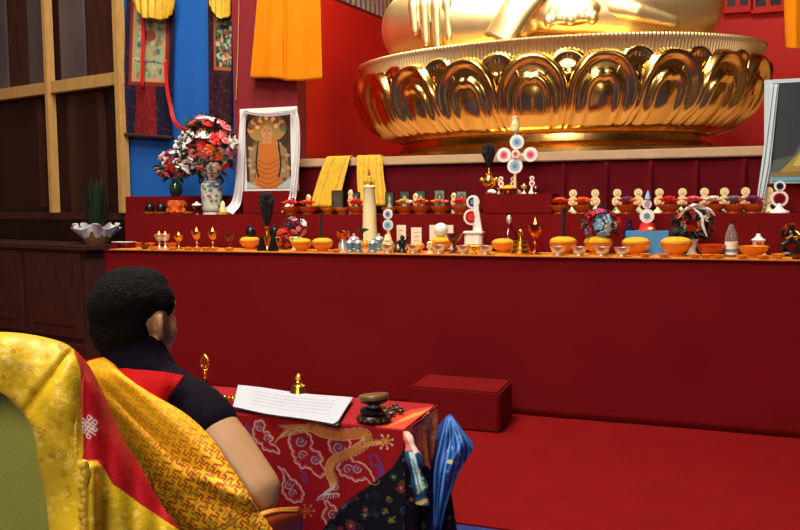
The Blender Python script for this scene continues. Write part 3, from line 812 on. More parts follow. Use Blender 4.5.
# tassel of white cloth lying right of the portrait base
# second step: framed plaques, ornaments and bowls of flowers
def mk_flbowl(fm, seed, bm_=ORDARK):
    def f():
        rnd = random.Random(seed)
        t = thing('flower_bowl', 'x', 'bowl'); r = .06; h = .05
        B().lathe([(r*.6, 0), (r*.55, .008), (r*.8, h*.4), (r*1.05, h*.9), (r*1.1, h), (r, h), (r*.8, h*.6), (0, h*.5)], n=22, flute=.05, fn=10).build('bowl', bm_, parent=t)
        for i in range(7):
            a = i*2.4; q = .034*sqrt(i/7)
            c = (1.3*q*cos(a), q*sin(a), h+.012+.02*(1-i/7)); blossom_b(None, c, .024+.006*rnd.random(), 5).build('blossom', fm[i % len(fm)], parent=t)
        return t
    return f
FB = 'orange bowls of flowers along the second step'
fls = [(291, [REDP, ORANGEP, REDP], 'left of the yellow scarves, right below the portrait corner, piled with red petals'),
       (308, [ORANGEP, REDP], 'just left of the first yellow scarf, with a white bud ornament behind it'),
       (357, [REDP], 'between the two yellow scarves, with bright red flowers'),
       (405, [YRICE, WHITEP], 'heaped with yellow and white flowers under the second plaque from the scarves'),
       (421, [YRICE, ORANGEP, REDP], 'with yellow and orange flowers under the figure plaque'),
       (440, [LEAF2, YRICE, PINKP], 'with green, yellow and pink flowers under the palest plaque'),
       (461, [REDP, REDP], 'with red flowers beside the tall blue and red ring ornament'),
       (560, [ORANGEP, REDP], 'with loose orange red leaves, first right of the cloth block'),
       (583, [ORANGEP], 'piled with orange flowers left of the bouquet of the lower step'),
       (627, [PURP, ORANGEP], 'with purple flowers between the third and fourth round ornaments'),
       (669, [REDP], 'heaped high with bright red flowers behind the blue ring ornament'),
       (693, [PINKP, MAGP], 'with magenta flowers behind the ribboned bouquet'),
       (713, [WHITEP, CREAM], 'with a white cloth heap behind the silver ribbons'),
       (734, [TEAL, ORANGEP], 'with a teal flower above the water bottle'),
       (753, [PURP, MAGP], 'with purple flowers above the pagoda bottle')]
for i, (u, ms, lb) in enumerate(fls):
    ms2 = tuple(m.name for m in ms)
    inst('fb'+str(ms2), mk_flbowl(ms, i), P2(u, .09), 'orange bowl '+lb, FB, sc=1.2)
for u, lb in ((328, 'plain orange bowl in front of the left yellow scarf foot'), (342, 'plain orange bowl between the scarves below the grey plaque'), (389, 'plain orange bowl right of the right yellow scarf')):
    inst('pb', mk_bowl('offering_bowl', ORBOWL, None, .062, .05), P2(u, .09), lb, 'plain orange bowls of the second step')
def mk_plaque(w, h, m=BLACK, fig=0):
    def f():
        t = thing('picture_plaque', 'x', 'picture')
        B().box((0, 0, h/2+.02), (w, .014, h), bev=.003).build('frame', m, parent=t)
        cv = Canvas(0, 0, 40, 50, 3, [(70, 60, 50), (60, 74, 64), (120, 126, 110)][fig])
        cv.noise(.35, .4)
        col = [(90, 84, 76), (170, 186, 160), (80, 96, 90)][fig]
        if fig:
            cv.ell((20, 17), 5, 6, col); cv.poly([(20, 20), (32, 40), (8, 40)], col); cv.ell((20, 18), 10, 11, tuple(int(a*.7) for a in col)); cv.ell((20, 17), 4.5, 5.5, (200, 180, 130)); cv.poly([(20, 22), (31, 42), (9, 42)], (190, 200, 170) if fig == 1 else (90, 100, 90))
        else:
            for i in range(5): cv.line([(8, 12+i*7), (32, 12+i*7)], 1.6, (110, 100, 90), smooth=False)
        flatpic('print', t, -w/2+.008, w/2-.008, .028, .012+h, -.0085, cv, (0, 0, 40, 50), 60)
        B().box((0, .015, .012), (w*.6, .04, .024)).build('foot', m, parent=t); return t
    return f
PG = 'small dark plaques behind the flower bowls'
for u, w2, h2, fig, lb, up in ((293, .035, .07, 0, 'tiny dark plaque with a stick above it at the right end of the portrait', .04),
                      (338, .105, .13, 0, 'dark grey plaque leaning between the yellow scarves, left of the narrow one', .035),
                      (356, .075, .11, 1, 'dark green plaque half behind the tall cream candle', .04),
                      (390, .075, .10, 1, 'first dark plaque right of the right yellow scarf', .05),
                      (405, .085, .125, 1, 'black plaque with a pale seated figure, second right of the scarf', .03),
                      (421, .085, .125, 1, 'black plaque with a greenish seated figure, third right of the scarf', .03),
                      (440, .09, .115, 2, 'palest grey plaque, fourth right of the scarf', .045),
                      (462, .085, .09, 2, 'dark plaque nearest the tall ring ornament', .06)):
    l = P2(u, .2)
    o = inst('pl%d%.3f%.3f' % (fig, w2, h2), mk_plaque(w2, h2+up, BLACK, fig), l, lb, PG)
# bud ornaments between the plaques
def mk_bud():
    t = thing('bud_ornament', 'x', 'ornament')
    B().lathe([(.022, 0), (.02, .02), (.012, .05), (.02, .07), (.026, .09), (.018, .11), (.02, .125), (.022, .14), (.012, .16), (0, .165)], n=14).build('stem', CREAM, parent=t)
    B().sph((0, -.02, .095), (.012, .006, .012), 8).sph((0, -.018, .138), (.009, .006, .009), 8).build('dots', ORANGEP, parent=t); return t
for u, lb in ((309, 'cream bud ornament behind the flower bowl left of the yellow scarves'), (351, 'cream bud ornament between the yellow scarves'), (416, 'cream bud ornament between two black plaques'), (454, 'cream bud ornament left of the plaque nearest the ring ornament')):
    inst('bud', mk_bud, P2(u, .165 if u > 310 else .2), lb, 'cream bud ornaments', sc=(1, 1, .95 if u != 351 else 1.15))
# round two-disc butter ornaments on the right half
orn = ((573, 'first round two-disc cream ornament right of the cloth block'), (595, 'second two-disc cream ornament, behind the orange flower bowl'),
       (617, 'third two-disc cream ornament, above the bouquet of pale blue and pink flowers'), (638, 'fourth two-disc cream ornament, left of the blue ring ornament'),
       (659, 'fifth two-disc cream ornament, left of the heap of red flowers'), (682, 'sixth two-disc cream ornament, right of the heap of red flowers'),
       (704, 'seventh two-disc cream ornament, wrapped about with white cloth'), (724, 'eighth two-disc cream ornament, left of the teal flower'),
       (745, 'ninth two-disc cream ornament, above the pagoda bottle'), (768, 'tenth two-disc cream ornament, next to the ringed white ornament'))
for u, lb in orn:
    inst('torma', mk_torma(), P2(u, .2), lb, 'cream two-disc butter ornaments', sc=1.06)
l = P2(779, .12); t = inst('tormaR', mk_torma(WHITE, WHITE, .052, .034, [(.72, REDP), (.6, WINE)], [(.62, BLACK), (.45, DBLUE)], .04), l, 'white ornament of a red ring and a dark ring at the right picture')
# cloth block top
def P3(u, d=.12): return np.array(at(u, 5.64+d, ZT3+.0005))
l = P3(480, .3); l = np.array(at(480, YT2+.13, ZT2)); l = P3(488, .1)
l = np.array(at(489, 5.78, ZT3+.0005))
t = thing('brass_vase', 'brass vase with side lobes holding a tuft of dark feathers, on the cloth block', 'vase', l)
B().lathe([(.03, 0), (.034, .01), (.02, .03), (.055, .07), (.055, .1), (.03, .125), (.022, .14), (.03, .15), (.012, .155), (.006, .2), (0, .2)], n=24).build('vase_body', BRASS, parent=t)
for s in (-1, 1): B().sph((s*.055, 0, .105), (.025, .02, .022), 12).cap((s*.05, 0, .1), (s*.03, 0, .06), .012, .012).build('handle', BRASS, parent=t)
def feathers(parent, z0, h, r, n=26, seed=2):
    rnd = random.Random(seed); b = B()
    for i in range(n):
        a = rnd.random()*2*pi; q = rnd.random()**.5*r; x_, y_ = q*cos(a), q*sin(a)
        b.tube([(0, 0, z0), (x_*.7, y_*.7, z0+h*.45), (x_, y_, z0+h*(.8+.2*rnd.random()))], [.004, .012, .007], 6)
        b.sph((x_*.95, y_*.95, z0+h*(.65+.3*rnd.random())), (.016, .012, .03), 6)
    return b.build('feathers', BLACKM, parent=parent, fix=False)
feathers(t, .19, .16, .042)
# cross of butter discs
l = np.array(at(515, 5.80, ZT3+.0005)); t = thing('disc_cross', 'tall ornament of white butter discs set in a cross with blue and pink centres', 'ornament', l)
s_ = mpp(l)
def zz_(v): return px(515, v, Y=5.80)[2]-l[2]
B().lathe([(.05, 0), (.045, .02), (.012, .035), (.010, .1), (.010, zz_(125)), (0, zz_(124))], n=12).build('stem', CREAM, parent=t)
B().box((0, .004, zz_(155)), (.18, .008, .014)).build('cross_bar', CREAM, parent=t)
for (u, v, r, cc) in ((517, 142, 7.2, [(.62, BLUEP), (.3, TEAL)]), (504, 155, 7.2, [(.55, PINKP), (.3, MAGP)]), (530.5, 154.5, 7.2, [(.55, PINKP), (.3, MAGP)]), (516, 154, 4.2, [(.6, PINKP), (.3, REDP)]), (515, 166, 7.6, [(.65, BLUEP), (.32, TEAL)])):
    p = px(u, v, Y=5.79); rings(t, (p[0]-l[0], p[2]-l[2]), r*s_, cc, y=-.01-(.014 if r < 5 else 0))
b = B().lathe([(.0, zz_(133)), (.03, zz_(131)), (.034, zz_(127)), (.024, zz_(122)), (.02, zz_(119)), (.024, zz_(117)), (0, zz_(115))], n=16); b.build('crown_bud', CREAM, parent=t)
B().sph((0, -.024, zz_(127)), (.018, .01, .02), 8).build('crown_yellow', YRICE, parent=t)
B().lathe([(0, zz_(117)), (.012, zz_(116)), (.006, zz_(113)), (0, zz_(111))], n=10).build('crown_flame', REDP, parent=t)
l = np.array(at(508, 5.71, ZT3+.0005)); t = thing('rice_plate', 'gold footed plate of yellow rice in front of the disc cross', 'plate', l)
B().lathe([(.05, 0), (.04, .012), (.06, .02), (.078, .034), (.082, .042), (.06, .03), (0, .028)], n=28).build('plate', BRASS, parent=t)
B().lathe([(.062, .036), (.045, .052), (.02, .062), (0, .066)], n=20).build('rice', YRICE, parent=t)
for u, lb in ((501, 'small pair of white discs left of the rice on the cloth block'), (513, 'small pair of white discs behind the rice, under the blue disc'), (532, 'small pair of white discs at the right of the cloth block')):
    inst('mini', mk_torma(WHITE, WHITE, .021, .017, [(.5, ORANGEP), (.3, REDP)], [(.5, PINKP), (.3, REDP)], .055), np.array(at(u, 5.77 if u != 513 else 5.875, ZT3+.0005)), lb, 'small white disc pairs')
l = np.array(at(491.5, 5.68, ZT3+.0005)); o = B().sph((0, 0, .018), (.032, .02, .018), 12).sph((.02, -.005, .012), (.02, .015, .012), 10).build('shell', WHITE, loc=l); tag(o, 'small white shell lying below the brass vase on the cloth block', 'shell')
l = np.array(at(524, 5.69, ZT3+.0005)); o = inst('pc', mk_goblet(CREAM, .06, .022), l, 'short cream candle cup glowing orange between the rice plate and red orb'); o['category'] = 'candle'
l = np.array(at(536, 5.69, ZT3+.0005)); t = thing('glass_orb', 'small dark red glass orb at the right end of the cloth block', 'orb', l)
B().sph((0, 0, .032), .028, 16).build('orb', WINE, parent=t); B().lathe([(.018, 0), (.014, .01), (0, .011)], n=14).build('orb_foot', BRASS, parent=t)
# yellow silk scarves hanging from the ledge
for (pts, lb, sd) in (([(339, 155), (337, 160), (331, 180), (324, 207)], 'left of the two yellow silk scarves hung over the ledge, slanting outwards', 1), ([(369, 153), (370, 160), (371, 180), (374, 206)], 'right of the two yellow silk scarves hung over the ledge, behind the cream candle', 4)):
    t = thing('yellow_scarf', lb, 'scarf', (px(pts[0][0], pts[0][1], Y=5.9)[0], 5.95, ZT2+.02), 0, None)
    A = [px(u, v, Y=y) for (u, v), y in zip(pts, (6.035, 6.00, 5.95, 5.885))]
    A[0][2] = ZLED+.012; top = A[0]+np.array([0, .10, .0])
    strip(t, 'scarf_cloth', [top]+A, (.09, .11, .125), sd, YSCARF, fold=.008, th=.006, flat=True)
# ---------------- lowest step, from the left
l = np.array(at(98, 5.97, 1.03)); _yy = onpart(98, 240)[1]-.30; l = np.array(at(97, _yy, 1.031)); 
t = thing('potted_plant', 'dark leafy plant in a wicker pot wrapped with white paper on the cupboard', 'plant', l)
B().lathe([(.10, 0), (.14, .06), (.16, .12), (.15, .12), (.12, .08), (0, .07)], n=24).build('pot', WICKER, parent=t)
n_ = 90; th = np.linspace(0, 2*pi, n_)[None, :]; q = np.linspace(0, 1, 14)[:, None]
rr = .13+.075*q+.028*np.sin(th*7+1)*q+.015*np.sin(th*13)*q; zz = .05+.15*q-.03*q*q+.028*np.sin(th*5)*q
grid_obj('paper_wrap', np.stack([rr*np.cos(th), rr*np.sin(th), zz], -1), CLOTHW, parent=t, thick=.003)
b = B(); rnd = random.Random(4)
for i in range(90):
    a = rnd.random()*6.28; L = .2+.34*rnd.random(); sp_ = .04+.13*rnd.random()
    p = [Vector((.02*cos(a), .02*sin(a), .08)), Vector((sp_*.6*cos(a), sp_*.6*sin(a), .08+L*.6)), Vector((sp_*cos(a), sp_*sin(a), .1+L))]
    sd = Vector((-sin(a), cos(a), 0))*.016
    b.add([p[0]-sd*.3, p[0]+sd*.3, p[1]-sd, p[1]+sd, p[2]], [(0, 1, 3, 2), (2, 3, 4)])
b.build('leaves', LEAF, parent=t, fix=False)
l = P1(124, .2); t = thing('small_tray', 'small red tray with a white top and dark pattern at the left altar corner', 'tray', l)
B().box((0, 0, .022), (.17, .09, .044), bev=.005).build('tray_body', RED, parent=t)
B().box((0, 0, .0465), (.175, .095, .005), bev=.002).build('tray_top', WHITE, parent=t)
B().sph((0, -.047, .022), (.025, .004, .014), 10).sph((.04, -.047, .022), (.012, .004, .012), 8).build('ornament', BLACK, parent=t)
for u, d, lb, k in ((137, .33, 'small brown orange bowl behind the red tray', 0), (150, .33, 'small brown orange bowl left of the twin silver lamps, rear row', 0), (145, .08, 'dark brown bowl right of the red tray, front row', 1), (172, .33, 'small brown orange bowl behind the lamps, rear row', 0)):
    inst('sb%d' % k, mk_bowl('offering_bowl', [ORDARK, WINE][k], None, .045, .035), P1(u, d), lb, 'small brown bowls at the left end')
for u, d, k, h, lb in ((159.5, .14, 'bs', .115, 'left one of the twin silver butter lamps near the red tray'), (165.5, .14, 'bs', .115, 'right one of the twin silver butter lamps near the red tray'),
                    (179, .15, 'bg', .11, 'gold butter lamp between the twin silver lamps and the taller gold lamps'), (197, .15, 'bg2', .14, 'taller gold butter lamp, left of its pair below the porcelain vase'), (213, .15, 'bg2', .14, 'taller gold butter lamp, right of its pair beside the glass goblet')):
    inst(k, mk_goblet({'bs': SILVER, 'bg': BRASS, 'bg2': BRASS}[k], h, .036), P1(u, d), lb, 'lit butter lamps at the left end')
inst('gg', mk_goblet(WINE, .12, .034, False), P1(230, .15), 'faint dark glass goblet right of the gold lamps, unlit')
for u, lb in ((154, 'orange dish in front of the left silver lamp'), (172, 'orange dish right of the twin silver lamps'), (188, 'orange dish left of the first taller gold lamp'), (197, 'orange dish in front of the first taller gold lamp'), (206, 'orange dish between the two taller gold lamps'), (214, 'orange dish in front of the second taller gold lamp'), (229, 'orange dish in front of the dark glass goblet')):
    dish('od', mk_plate(ORBOWL, .034), P1(u, .05), lb)
YB = mk_bowl('rice_bowl', ORBOWL, 'rice', .095, .08)
def ybowl(u, d, lb, sc=1): return inst('yb', YB, P1(u, d), lb, 'orange bowls of yellow rice', sc=sc)
ybowl(250, .24, 'orange bowl of yellow rice under a black cup, left end of the big bowls', .85)
ybowl(279, .36, 'orange bowl of yellow rice behind the dark cones and feather vase', .8)
ybowl(301.5, .12, 'ribbed orange bowl of rice in front of the small pink bouquet', .82); ybowl(322.5, .12, 'orange bowl of rice with a tall dark incense stick, left group', .85)
for u, d, s, lb in ((251, .24, .85, 'black lidded cup standing on the leftmost rice bowl'), (275, .36, .8, 'black lidded cup on the rice bowl behind the feather vase')):
    l = P1(u, d); l[2] += .105*s; inst('lcup', None, l, lb, 'black lidded cups over the rice bowls')
    bpy.data.objects[-1:]
for u, d, lb in ((262, .10, 'black cone left of the brass feather vase'), (273.5, .09, 'black cone right of the brass feather vase, wider'),):
    o = inst('cone', mk_cone(.11, .036), P1(u, d), lb, 'black cones beside the feather vase', sc=1 if u < 270 else 1.12); o['category'] = 'cone'
l = P1(267.5, .17); t = thing('feather_vase', 'slim brass vase with a tall tuft of black feathers before the portrait', 'vase', l)
B().lathe([(.03, 0), (.028, .01), (.01, .03), (.016, .06), (.024, .1), (.014, .135), (.01, .16), (.018, .175), (.008, .178), (0, .178)], n=16).build('vase_body', BRASS, parent=t)
feathers(t, .15, .27, .05, 34, 5)
# incense sticks
def stick(u, d, v0, v1, r, lb, m=STICK):
    l = P1(u, d); zb_ = px(u, v1, Y=l[1])[2]; zt_ = px(u, v0, Y=l[1])[2]
    o = B().lathe([(r, 0), (r, zt_-zb_-.004), (r*.6, zt_-zb_), (0, zt_-zb_)], n=10).build('incense_stick', m, loc=(l[0], l[1], zb_)); return tag(o, lb, 'incense')
stick(321.5, .12, 213, 239, .010, 'dark incense stick standing in the rice bowl left of the copper cup')
stick(563, .24, 207, 239, .013, 'thick dark incense stick standing in the rice bowl right of the tall red lamp')
# small pink bouquet in a yellow star vase
l = P1(296, .26); t = thing('star_vase', 'small yellow star shaped vase holding the pink bouquet', 'vase', l); SVL = l
B().lathe([(.03, 0), (.02, .02), (.03, .05), (.05, .09), (.03, .1), (0, .09)], n=20, flute=.18, fn=5).build('vase_body', CREAM, parent=t)
bouquet(SVL+np.array([0, 0, .095]), 'small bouquet of pink, red and white flowers left of the incense bowl', None, (0, 0, .065), (.085, .06, .08), 18, [PINKP, WHITEP, REDP, PURP, PINKP], .026, seed=21, nleaf=40)
bouquet(P1(286, .25), 'clump of red and orange flowers left of the star vase', None, (0, 0, .09), (.045, .035, .085), 12, [REDP, ORANGEP, REDP], .028, seed=22, nleaf=20)
# copper cup and cluster of enamel cups
l = P1(343, .2); t = thing('copper_cup', 'wide copper cup on a silver stem next to the blue enamel cups', 'cup', l)
B().lathe([(.035, 0), (.034, .05), (.02, .07), (.018, .09)], n=20).build('stem', SILVER, parent=t)
B().lathe([(.018, .085), (.045, .11), (.05, .145), (.046, .145), (.03, .11), (0, .1)], n=24).build('cup', COPPER, parent=t)
def mk_enamel(m):
    def f():
        t = thing('enamel_cup', 'x', 'cup')
        B().lathe([(.026, 0), (.03, .01), (.022, .02), (.034, .05), (.038, .075), (.034, .075), (.02, .04), (0, .035)], n=20).build('cup', m, parent=t)
        B().lathe([(.038, .074), (.03, .088), (.008, .098), (.01, .108), (0, .115)], n=20).build('lid', SILVER, parent=t); return t
    return f
for u, d, lb in ((350, .10, 'blue enamel cup with silver lid, right of the copper cup'), (358, .09, 'blue enamel cup with silver lid, left of the orange fruit'), (373, .09, 'blue enamel cup with silver lid, right of the orange fruit'), (354, .28, 'blue enamel cup in the rear, before the dark bloom'), (379, .30, 'blue enamel cup in the rear, right of the cream candle')):
    inst('en', mk_enamel(TEAL), P1(u, d), lb, 'blue enamel cups with lids', sc=.9 if d < .2 else 1.1)
l = P1(365.5, .07); t = thing('fruit_cup', 'orange fruit held in a small silver cup below the cream candle', 'cup', l)
B().lathe([(.02, 0), (.024, .012), (.034, .03), (.03, .03), (0, .02)], n=18).build('cup', SILVER, parent=t); B().sph((0, 0, .055), (.032, .032, .034), 14).build('fruit', ORBOWL, parent=t)
l = P1(362.5, .2); o = blossom_b(None, (0, 0, .035), .035, 6).lathe([(.02, 0), (.014, .03), (0, .03)], n=10)
t = thing('dark_flower', 'dark almost black flower on a stem before the cream candle', 'flower', l)
B().lathe([(.022, 0), (.006, .015), (.006, .13), (0, .13)], n=10).build('stem', BLACK, parent=t); blossom_b(None, (0, 0, .14), .05, 7).build('blossom', BLACK, parent=t)
# tall cream candle
l = P1(370, .40); l[2] = T1B; s_ = mpp(l); Z_ = lambda v: px(370, v, Y=l[1])[2]-l[2]
t = thing('butter_candle', 'tall cream candle column with a figured top and tiny flame', 'candle', l)
B().lathe([(.075, 0), (.078, .03), (.068, .05), (.062, .08)], n=28, flute=.04, fn=9).build('base', CREAM, parent=t)
B().lathe([(.062, .07), (.052, Z_(225)), (.05, Z_(208)), (.04, Z_(190)), (.048, Z_(187)), (.03, Z_(184)), (0, Z_(184))], n=28).build('column', CREAM, parent=t)
b = B()
for i in range(6): a = 2*pi*i/6; b.sph((.03*cos(a), .03*sin(a), Z_(182)), (.018, .018, .022), 8)
b.sph((0, 0, Z_(179)), (.022, .022, .03), 12); b.build('figured_top', YSCARF, parent=t)
B().sph((0, 0, Z_(175)), .013, 10).build('head_bead', DBLUE, parent=t); B().lathe([(.008, Z_(174)), (.009, Z_(172)), (0, Z_(168))], n=8).build('flame', REDP, parent=t)
# two-disc ornament with blue centres on a yellow base
def big_orn(u, d, discs, base, lb, crown=None):
    l = P1(u, d); s_ = mpp(l); t = thing('ring_ornament', lb, 'ornament', l)
    base(t, l, s_)
    vs = [px(uu, v, Y=l[1])[2]-l[2] for uu, v, r, c in discs]
    B().box((0, .012, (max(vs)+.05)/2), (.02, .01, max(vs)-.02)).build('backing_rod', CREAM, parent=t)
    for (uu, v, r, c), z_ in zip(discs, vs):
        p = px(uu, v, Y=l[1]); rings(t, (p[0]-l[0], z_), r*s_, c)
    if crown: crown(t, l)
    return t
def base1(t, l, s_): B().box((0, 0, .04), (.07, .05, .08), bev=.008).lathe([(.03, .08), (.02, .12), (0, .12)], n=12).build('base', CREAM, parent=t)
big_orn(388, .2, [(388, 225, 5.4, [(.7, BLUEP), (.35, TEAL)]), (388, 214, 5, [(.6, BLUEP), (.35, PURP)])], base1, 'two small white rings with blue centres on a yellow block, beside the candle')
def base2(t, l, s_):
    B().lathe([(.085, 0), (.088, .035), (.07, .05), (0, .05)], n=28).build('rice_base', YRICE, parent=t)
    B().box((0, 0, .085), (.12, .08, .085), bev=.012).box((0, 0, .135), (.14, .09, .02), bev=.006).build('pedestal', WHITE, parent=t)
    B().slab([(.01, .14), (.06, .14), (.035, .3), (.03, .38), (.0, .38), (.0, .3)], .02).build('white_support', WHITE, parent=t)
big_orn(474, .33, [(471.5, 217, 8, [(.76, REDP), (.62, WINE), (.5, REDP)]), (473, 202, 6.7, [(.66, DBLUE), (.4, TEAL)])], base2, 'tall white ornament with a red ring below a blue ring on a white pedestal')
def base3(t, l, s_):
    B().box((0, 0, .0775), (.27, .12, .155), bev=.004).build('blue_box', BLUEB, parent=t)
    B().lathe([(.06, .155), (.05, .175), (.045, .205), (0, .205)], n=20).build('red_drum', REDP, parent=t)
    B().sph((.02, -.045, .168), (.022, .014, .013), 10).build('shell', CREAM, parent=t)
def crown3(t, l):
    z0 = px(647, 199, Y=l[1])[2]-l[2]; B().lathe([(.02, z0), (.012, z0+.03), (0, z0+.06)], n=10).build('cone_tip', BLUEP, parent=t)
big_orn(647, .40, [(647, 216, 7, [(.6, WHITEP), (.45, TEAL)]), (647, 204, 4.6, [(.62, BLUEP), (.4, PINKP)])], base3, 'white ring ornament with teal centre and cone tip on a blue box', crown3)
for u, d, v, lb in ((636, .44, 223, 'dark blue bottle left of the ring ornament, behind the rice bowl'), (676, .44, 223, 'dark blue bottle right of the blue box')):
    def f(): return B().lathe([(.032, 0), (.034, .02), (.034, .12), (.014, .15), (.012, .175), (.016, .19), (0, .19)], n=20).build('dark_bottle', DBLUE)
    o = inst('db', f, P1(u-(7 if u < 640 else -3), d), lb, 'dark blue bottles', sc=1.2); o['category'] = 'bottle'
# cards and things around them
for u, d, v0, w2, lb in ((401.5, .3, 225, .07, 'narrow white card behind the dark figurine, leftmost of the cards'), (416.5, .3, 227.5, .078, 'white card standing between the narrow card and the domed ball'), (441.5, .45, 225, .18, 'wide white card standing behind the white domed ball')):
    l = P1(u, d); h2 = px(u, v0, Y=l[1])[2]-l[2]; inst('card%d' % int(u), mk_card(w2, h2), l, lb, 'white offering cards')
l = P1(402.5, .1); t = thing('dark_figurine', 'dark figurine with spread arms in front of the narrow white card', 'figurine', l)
B().lathe([(.034, 0), (.03, .012), (.018, .03), (.03, .06), (.022, .085), (.01, .09), (.018, .1), (.012, .118), (0, .12)], n=16).cap((-.02, 0, .08), (-.05, -.01, .06), .01, .008).cap((.02, 0, .08), (.045, -.01, .1), .01, .008).cap((.045, -.01, .1), (.05, -.01, .12), .008, .006).cap((-.02, -.01, .02), (-.05, -.02, .012), .014, .01).build('figure_body', BLACK, parent=t)
ybowl(417, .2, 'bowl of yellow rice in front of the second white card', .58)
ybowl(441, .26, 'wide orange bowl of rice under the white domed ball', .92)
l = P1(441, .26); l[2] += .1; t = thing('domed_ball', 'white domed ball resting on the rice between card and red goblet', 'ball', l)
B().sph((0, 0, .052), (.05, .05, .052), 20).build('ball', WHITE, parent=t)
l = P1(430, .10); o = inst('bud2', mk_bud, l, 'short orange bud ornament between two silver water bowls'); o.scale = (1, 1, .5)
inst('rg', mk_goblet(WINE, .135, .05, False), P1(454, .13), 'dark red stem goblet right of the domed ball')
WB = [(388, 'silver water bowl under the small blue ring ornament, leftmost'), (413.5, 'silver water bowl right of the dark figurine'), (439, 'silver water bowl in front of the domed ball'), (463.5, 'silver water bowl right of the dark red goblet'), (485.5, 'silver water bowl in front of the tall ring ornament, right side'),
      (558, 'silver water bowl below the thick incense stick'), (579, 'silver water bowl between the incense bowl and bouquet'), (601.5, 'silver water bowl directly below the pale bouquet'), (622, 'silver water bowl left of the blue box, rightmost')]
for u, lb in WB: inst('wb', mk_water, P1(u, .065), lb, 'silver water bowls along the front edge')
l = P1(474.5, .06); o = inst('gsmall', mk_goblet(BRASS, .05, .025, False), l, 'tiny brass cup between two silver water bowls below the tall ring ornament')
# decanter, rice bowl, brass stupa, tall lamp
l = P1(509, .33+.09); t = thing('decanter', 'dark red glass decanter with a clear stopper left of the tall lamp', 'decanter', l)
B().lathe([(.03, 0), (.045, .02), (.05, .06), (.045, .085), (.02, .11), (.014, .13), (.02, .14), (.0, .14)], n=24, flute=.04, fn=8).build('decanter_body', WINE, parent=t)
B().lathe([(.01, .14), (.016, .15), (.018, .165), (.008, .18), (0, .184)], n=14).build('stopper', SILVER, parent=t)
t.scale = (1.25, 1.2, 1.42)
ybowl(503, .26, 'orange bowl of rice left of the brass tiered stupa', .85)
l = P1(520.5, .11); t = thing('brass_stupa', 'brass three-tiered offering mound with a round finial', 'stupa', l)
B().lathe([(.07, 0), (.075, .01), (.068, .03), (.06, .032), (.064, .04), (.058, .06), (.05, .062), (.054, .07), (.048, .09), (.03, .095), (0, .096)], n=32).build('tiers', BRASS, parent=t)
B().lathe([(.012, .094), (.008, .115), (.014, .12), (.008, .125), (0, .126)], n=14).sph((0, 0, .145), (.02, .012, .022), 12).build('finial', BRASS, parent=t)
inst('tl', mk_goblet(COPPER, .20, .048), P1(535, .14), 'tall copper butter lamp with a lit flame beside the brass stupa', sc=1)
l = P1(534, .05); 
ybowl(563, .24, 'wide bowl of rice holding the thick dark incense stick', 1.0); ybowl(598, .24, 'wide bowl of rice under the bouquet of blue and pink flowers', 1.02)
ybowl(636, .23, 'wide bowl of rice in front of the blue box', 1.0); ybowl(676, .19, 'wide bowl of rice right of the blue box, left of the amber bowl', 1.05)
l = P1(600, .24); l[2] += .115
bouquet(l, 'round bouquet of pale blue, pink and red flowers over a rice bowl', None, (0, 0, .085), (.11, .08, .10), 26, [BLUEP, MAGP, WHITEP, REDP, PINKP, BLUEP], .034, seed=31, nleaf=60)
# ribboned bouquet in a white vase
l = P1(692, .34); t = thing('white_vase', 'small white vase holding the ribboned red bouquet', 'vase', l); WV = l
B().lathe([(.035, 0), (.03, .01), (.02, .03), (.026, .07), (.04, .10), (.034, .1), (0, .08)], n=22).build('vase_body', WHITE, parent=t)
bq = bouquet(WV+np.array([0, 0, .1]), 'red and white bouquet with dark leaves and silver ribbons in a white vase', None, (0, 0, .09), (.10, .07, .09), 20, [REDP, WHITEP, REDP, ORANGEP], .034, seed=41, nleaf=200)
for i, P_ in enumerate(([(-.06, -.05, .17), (0, -.06, .215), (.07, -.05, .2), (.10, -.045, .14)], [(0, -.06, .20), (.05, -.07, .15), (.06, -.08, .09), (.085, -.08, .02)], [(-.09, -.03, .13), (-.04, -.05, .19), (.02, -.05, .20)], [(.02, -.05, .20), (.09, -.05, .19), (.13, -.04, .15)])):
    B().tube(spline(P_, 8), [.004+.007*sin(pi*k/((len(P_)-1)*8)) for k in range((len(P_)-1)*8+1)], 6).build('ribbon', CLOTHW if i % 2 else SILVER, parent=bq)
# amber bowl, bottle, orange bowl, pagoda bottle, dark figurine
inst('amb', mk_bowl('glass_bowl', AMBER, None, .09, .075), P1(711, .19), 'amber red glass bowl left of the water bottle')
l = P1(731, .18); t = thing('water_bottle', 'clear glass water bottle with a white and blue label', 'bottle', l)
B().lathe([(.034, 0), (.037, .006), (.037, .12), (.03, .15), (.016, .185), (.013, .2), (.013, .215)], n=24).build('bottle_glass', GLASS, parent=t)
B().lathe([(.0375, .015), (.0375, .095)], n=24, close=False).build('bottle_label', CARD, parent=t)
B().lathe([(.0378, .03), (.0378, .05)], n=24, close=False).build('label_band', TEAL, parent=t)
B().lathe([(.015, .205), (.015, .225), (0, .226)], n=14).build('bottle_cap', WINE, parent=t)
inst('ob', mk_bowl('offering_bowl', ORBOWL, None, .09, .07), P1(753, .15), 'orange glazed bowl right of the water bottle')
l = P1(758, .40); t = thing('pagoda_bottle', 'small white pagoda shaped bottle with a dark red window and thin spire', 'bottle', l)
B().lathe([(.045, 0), (.05, .01), (.04, .03), (.028, .045), (.035, .055), (.036, .09), (.045, .1), (.03, .11), (.014, .125), (.012, .14), (0, .142)], n=8).build('bottle_body', WHITE, parent=t)
B().box((0, -.033, .075), (.03, .006, .03), bev=.002).build('window', AMBER, parent=t)
B().lathe([(.006, .138), (.008, .15), (.004, .17), (.002, .21), (0, .215)], n=8).build('spire', WINE, parent=t)
l = P1(791, .3); t = thing('gilded_figure', 'black and gold dancing figurine at the far right of the lowest step', 'figurine', l)
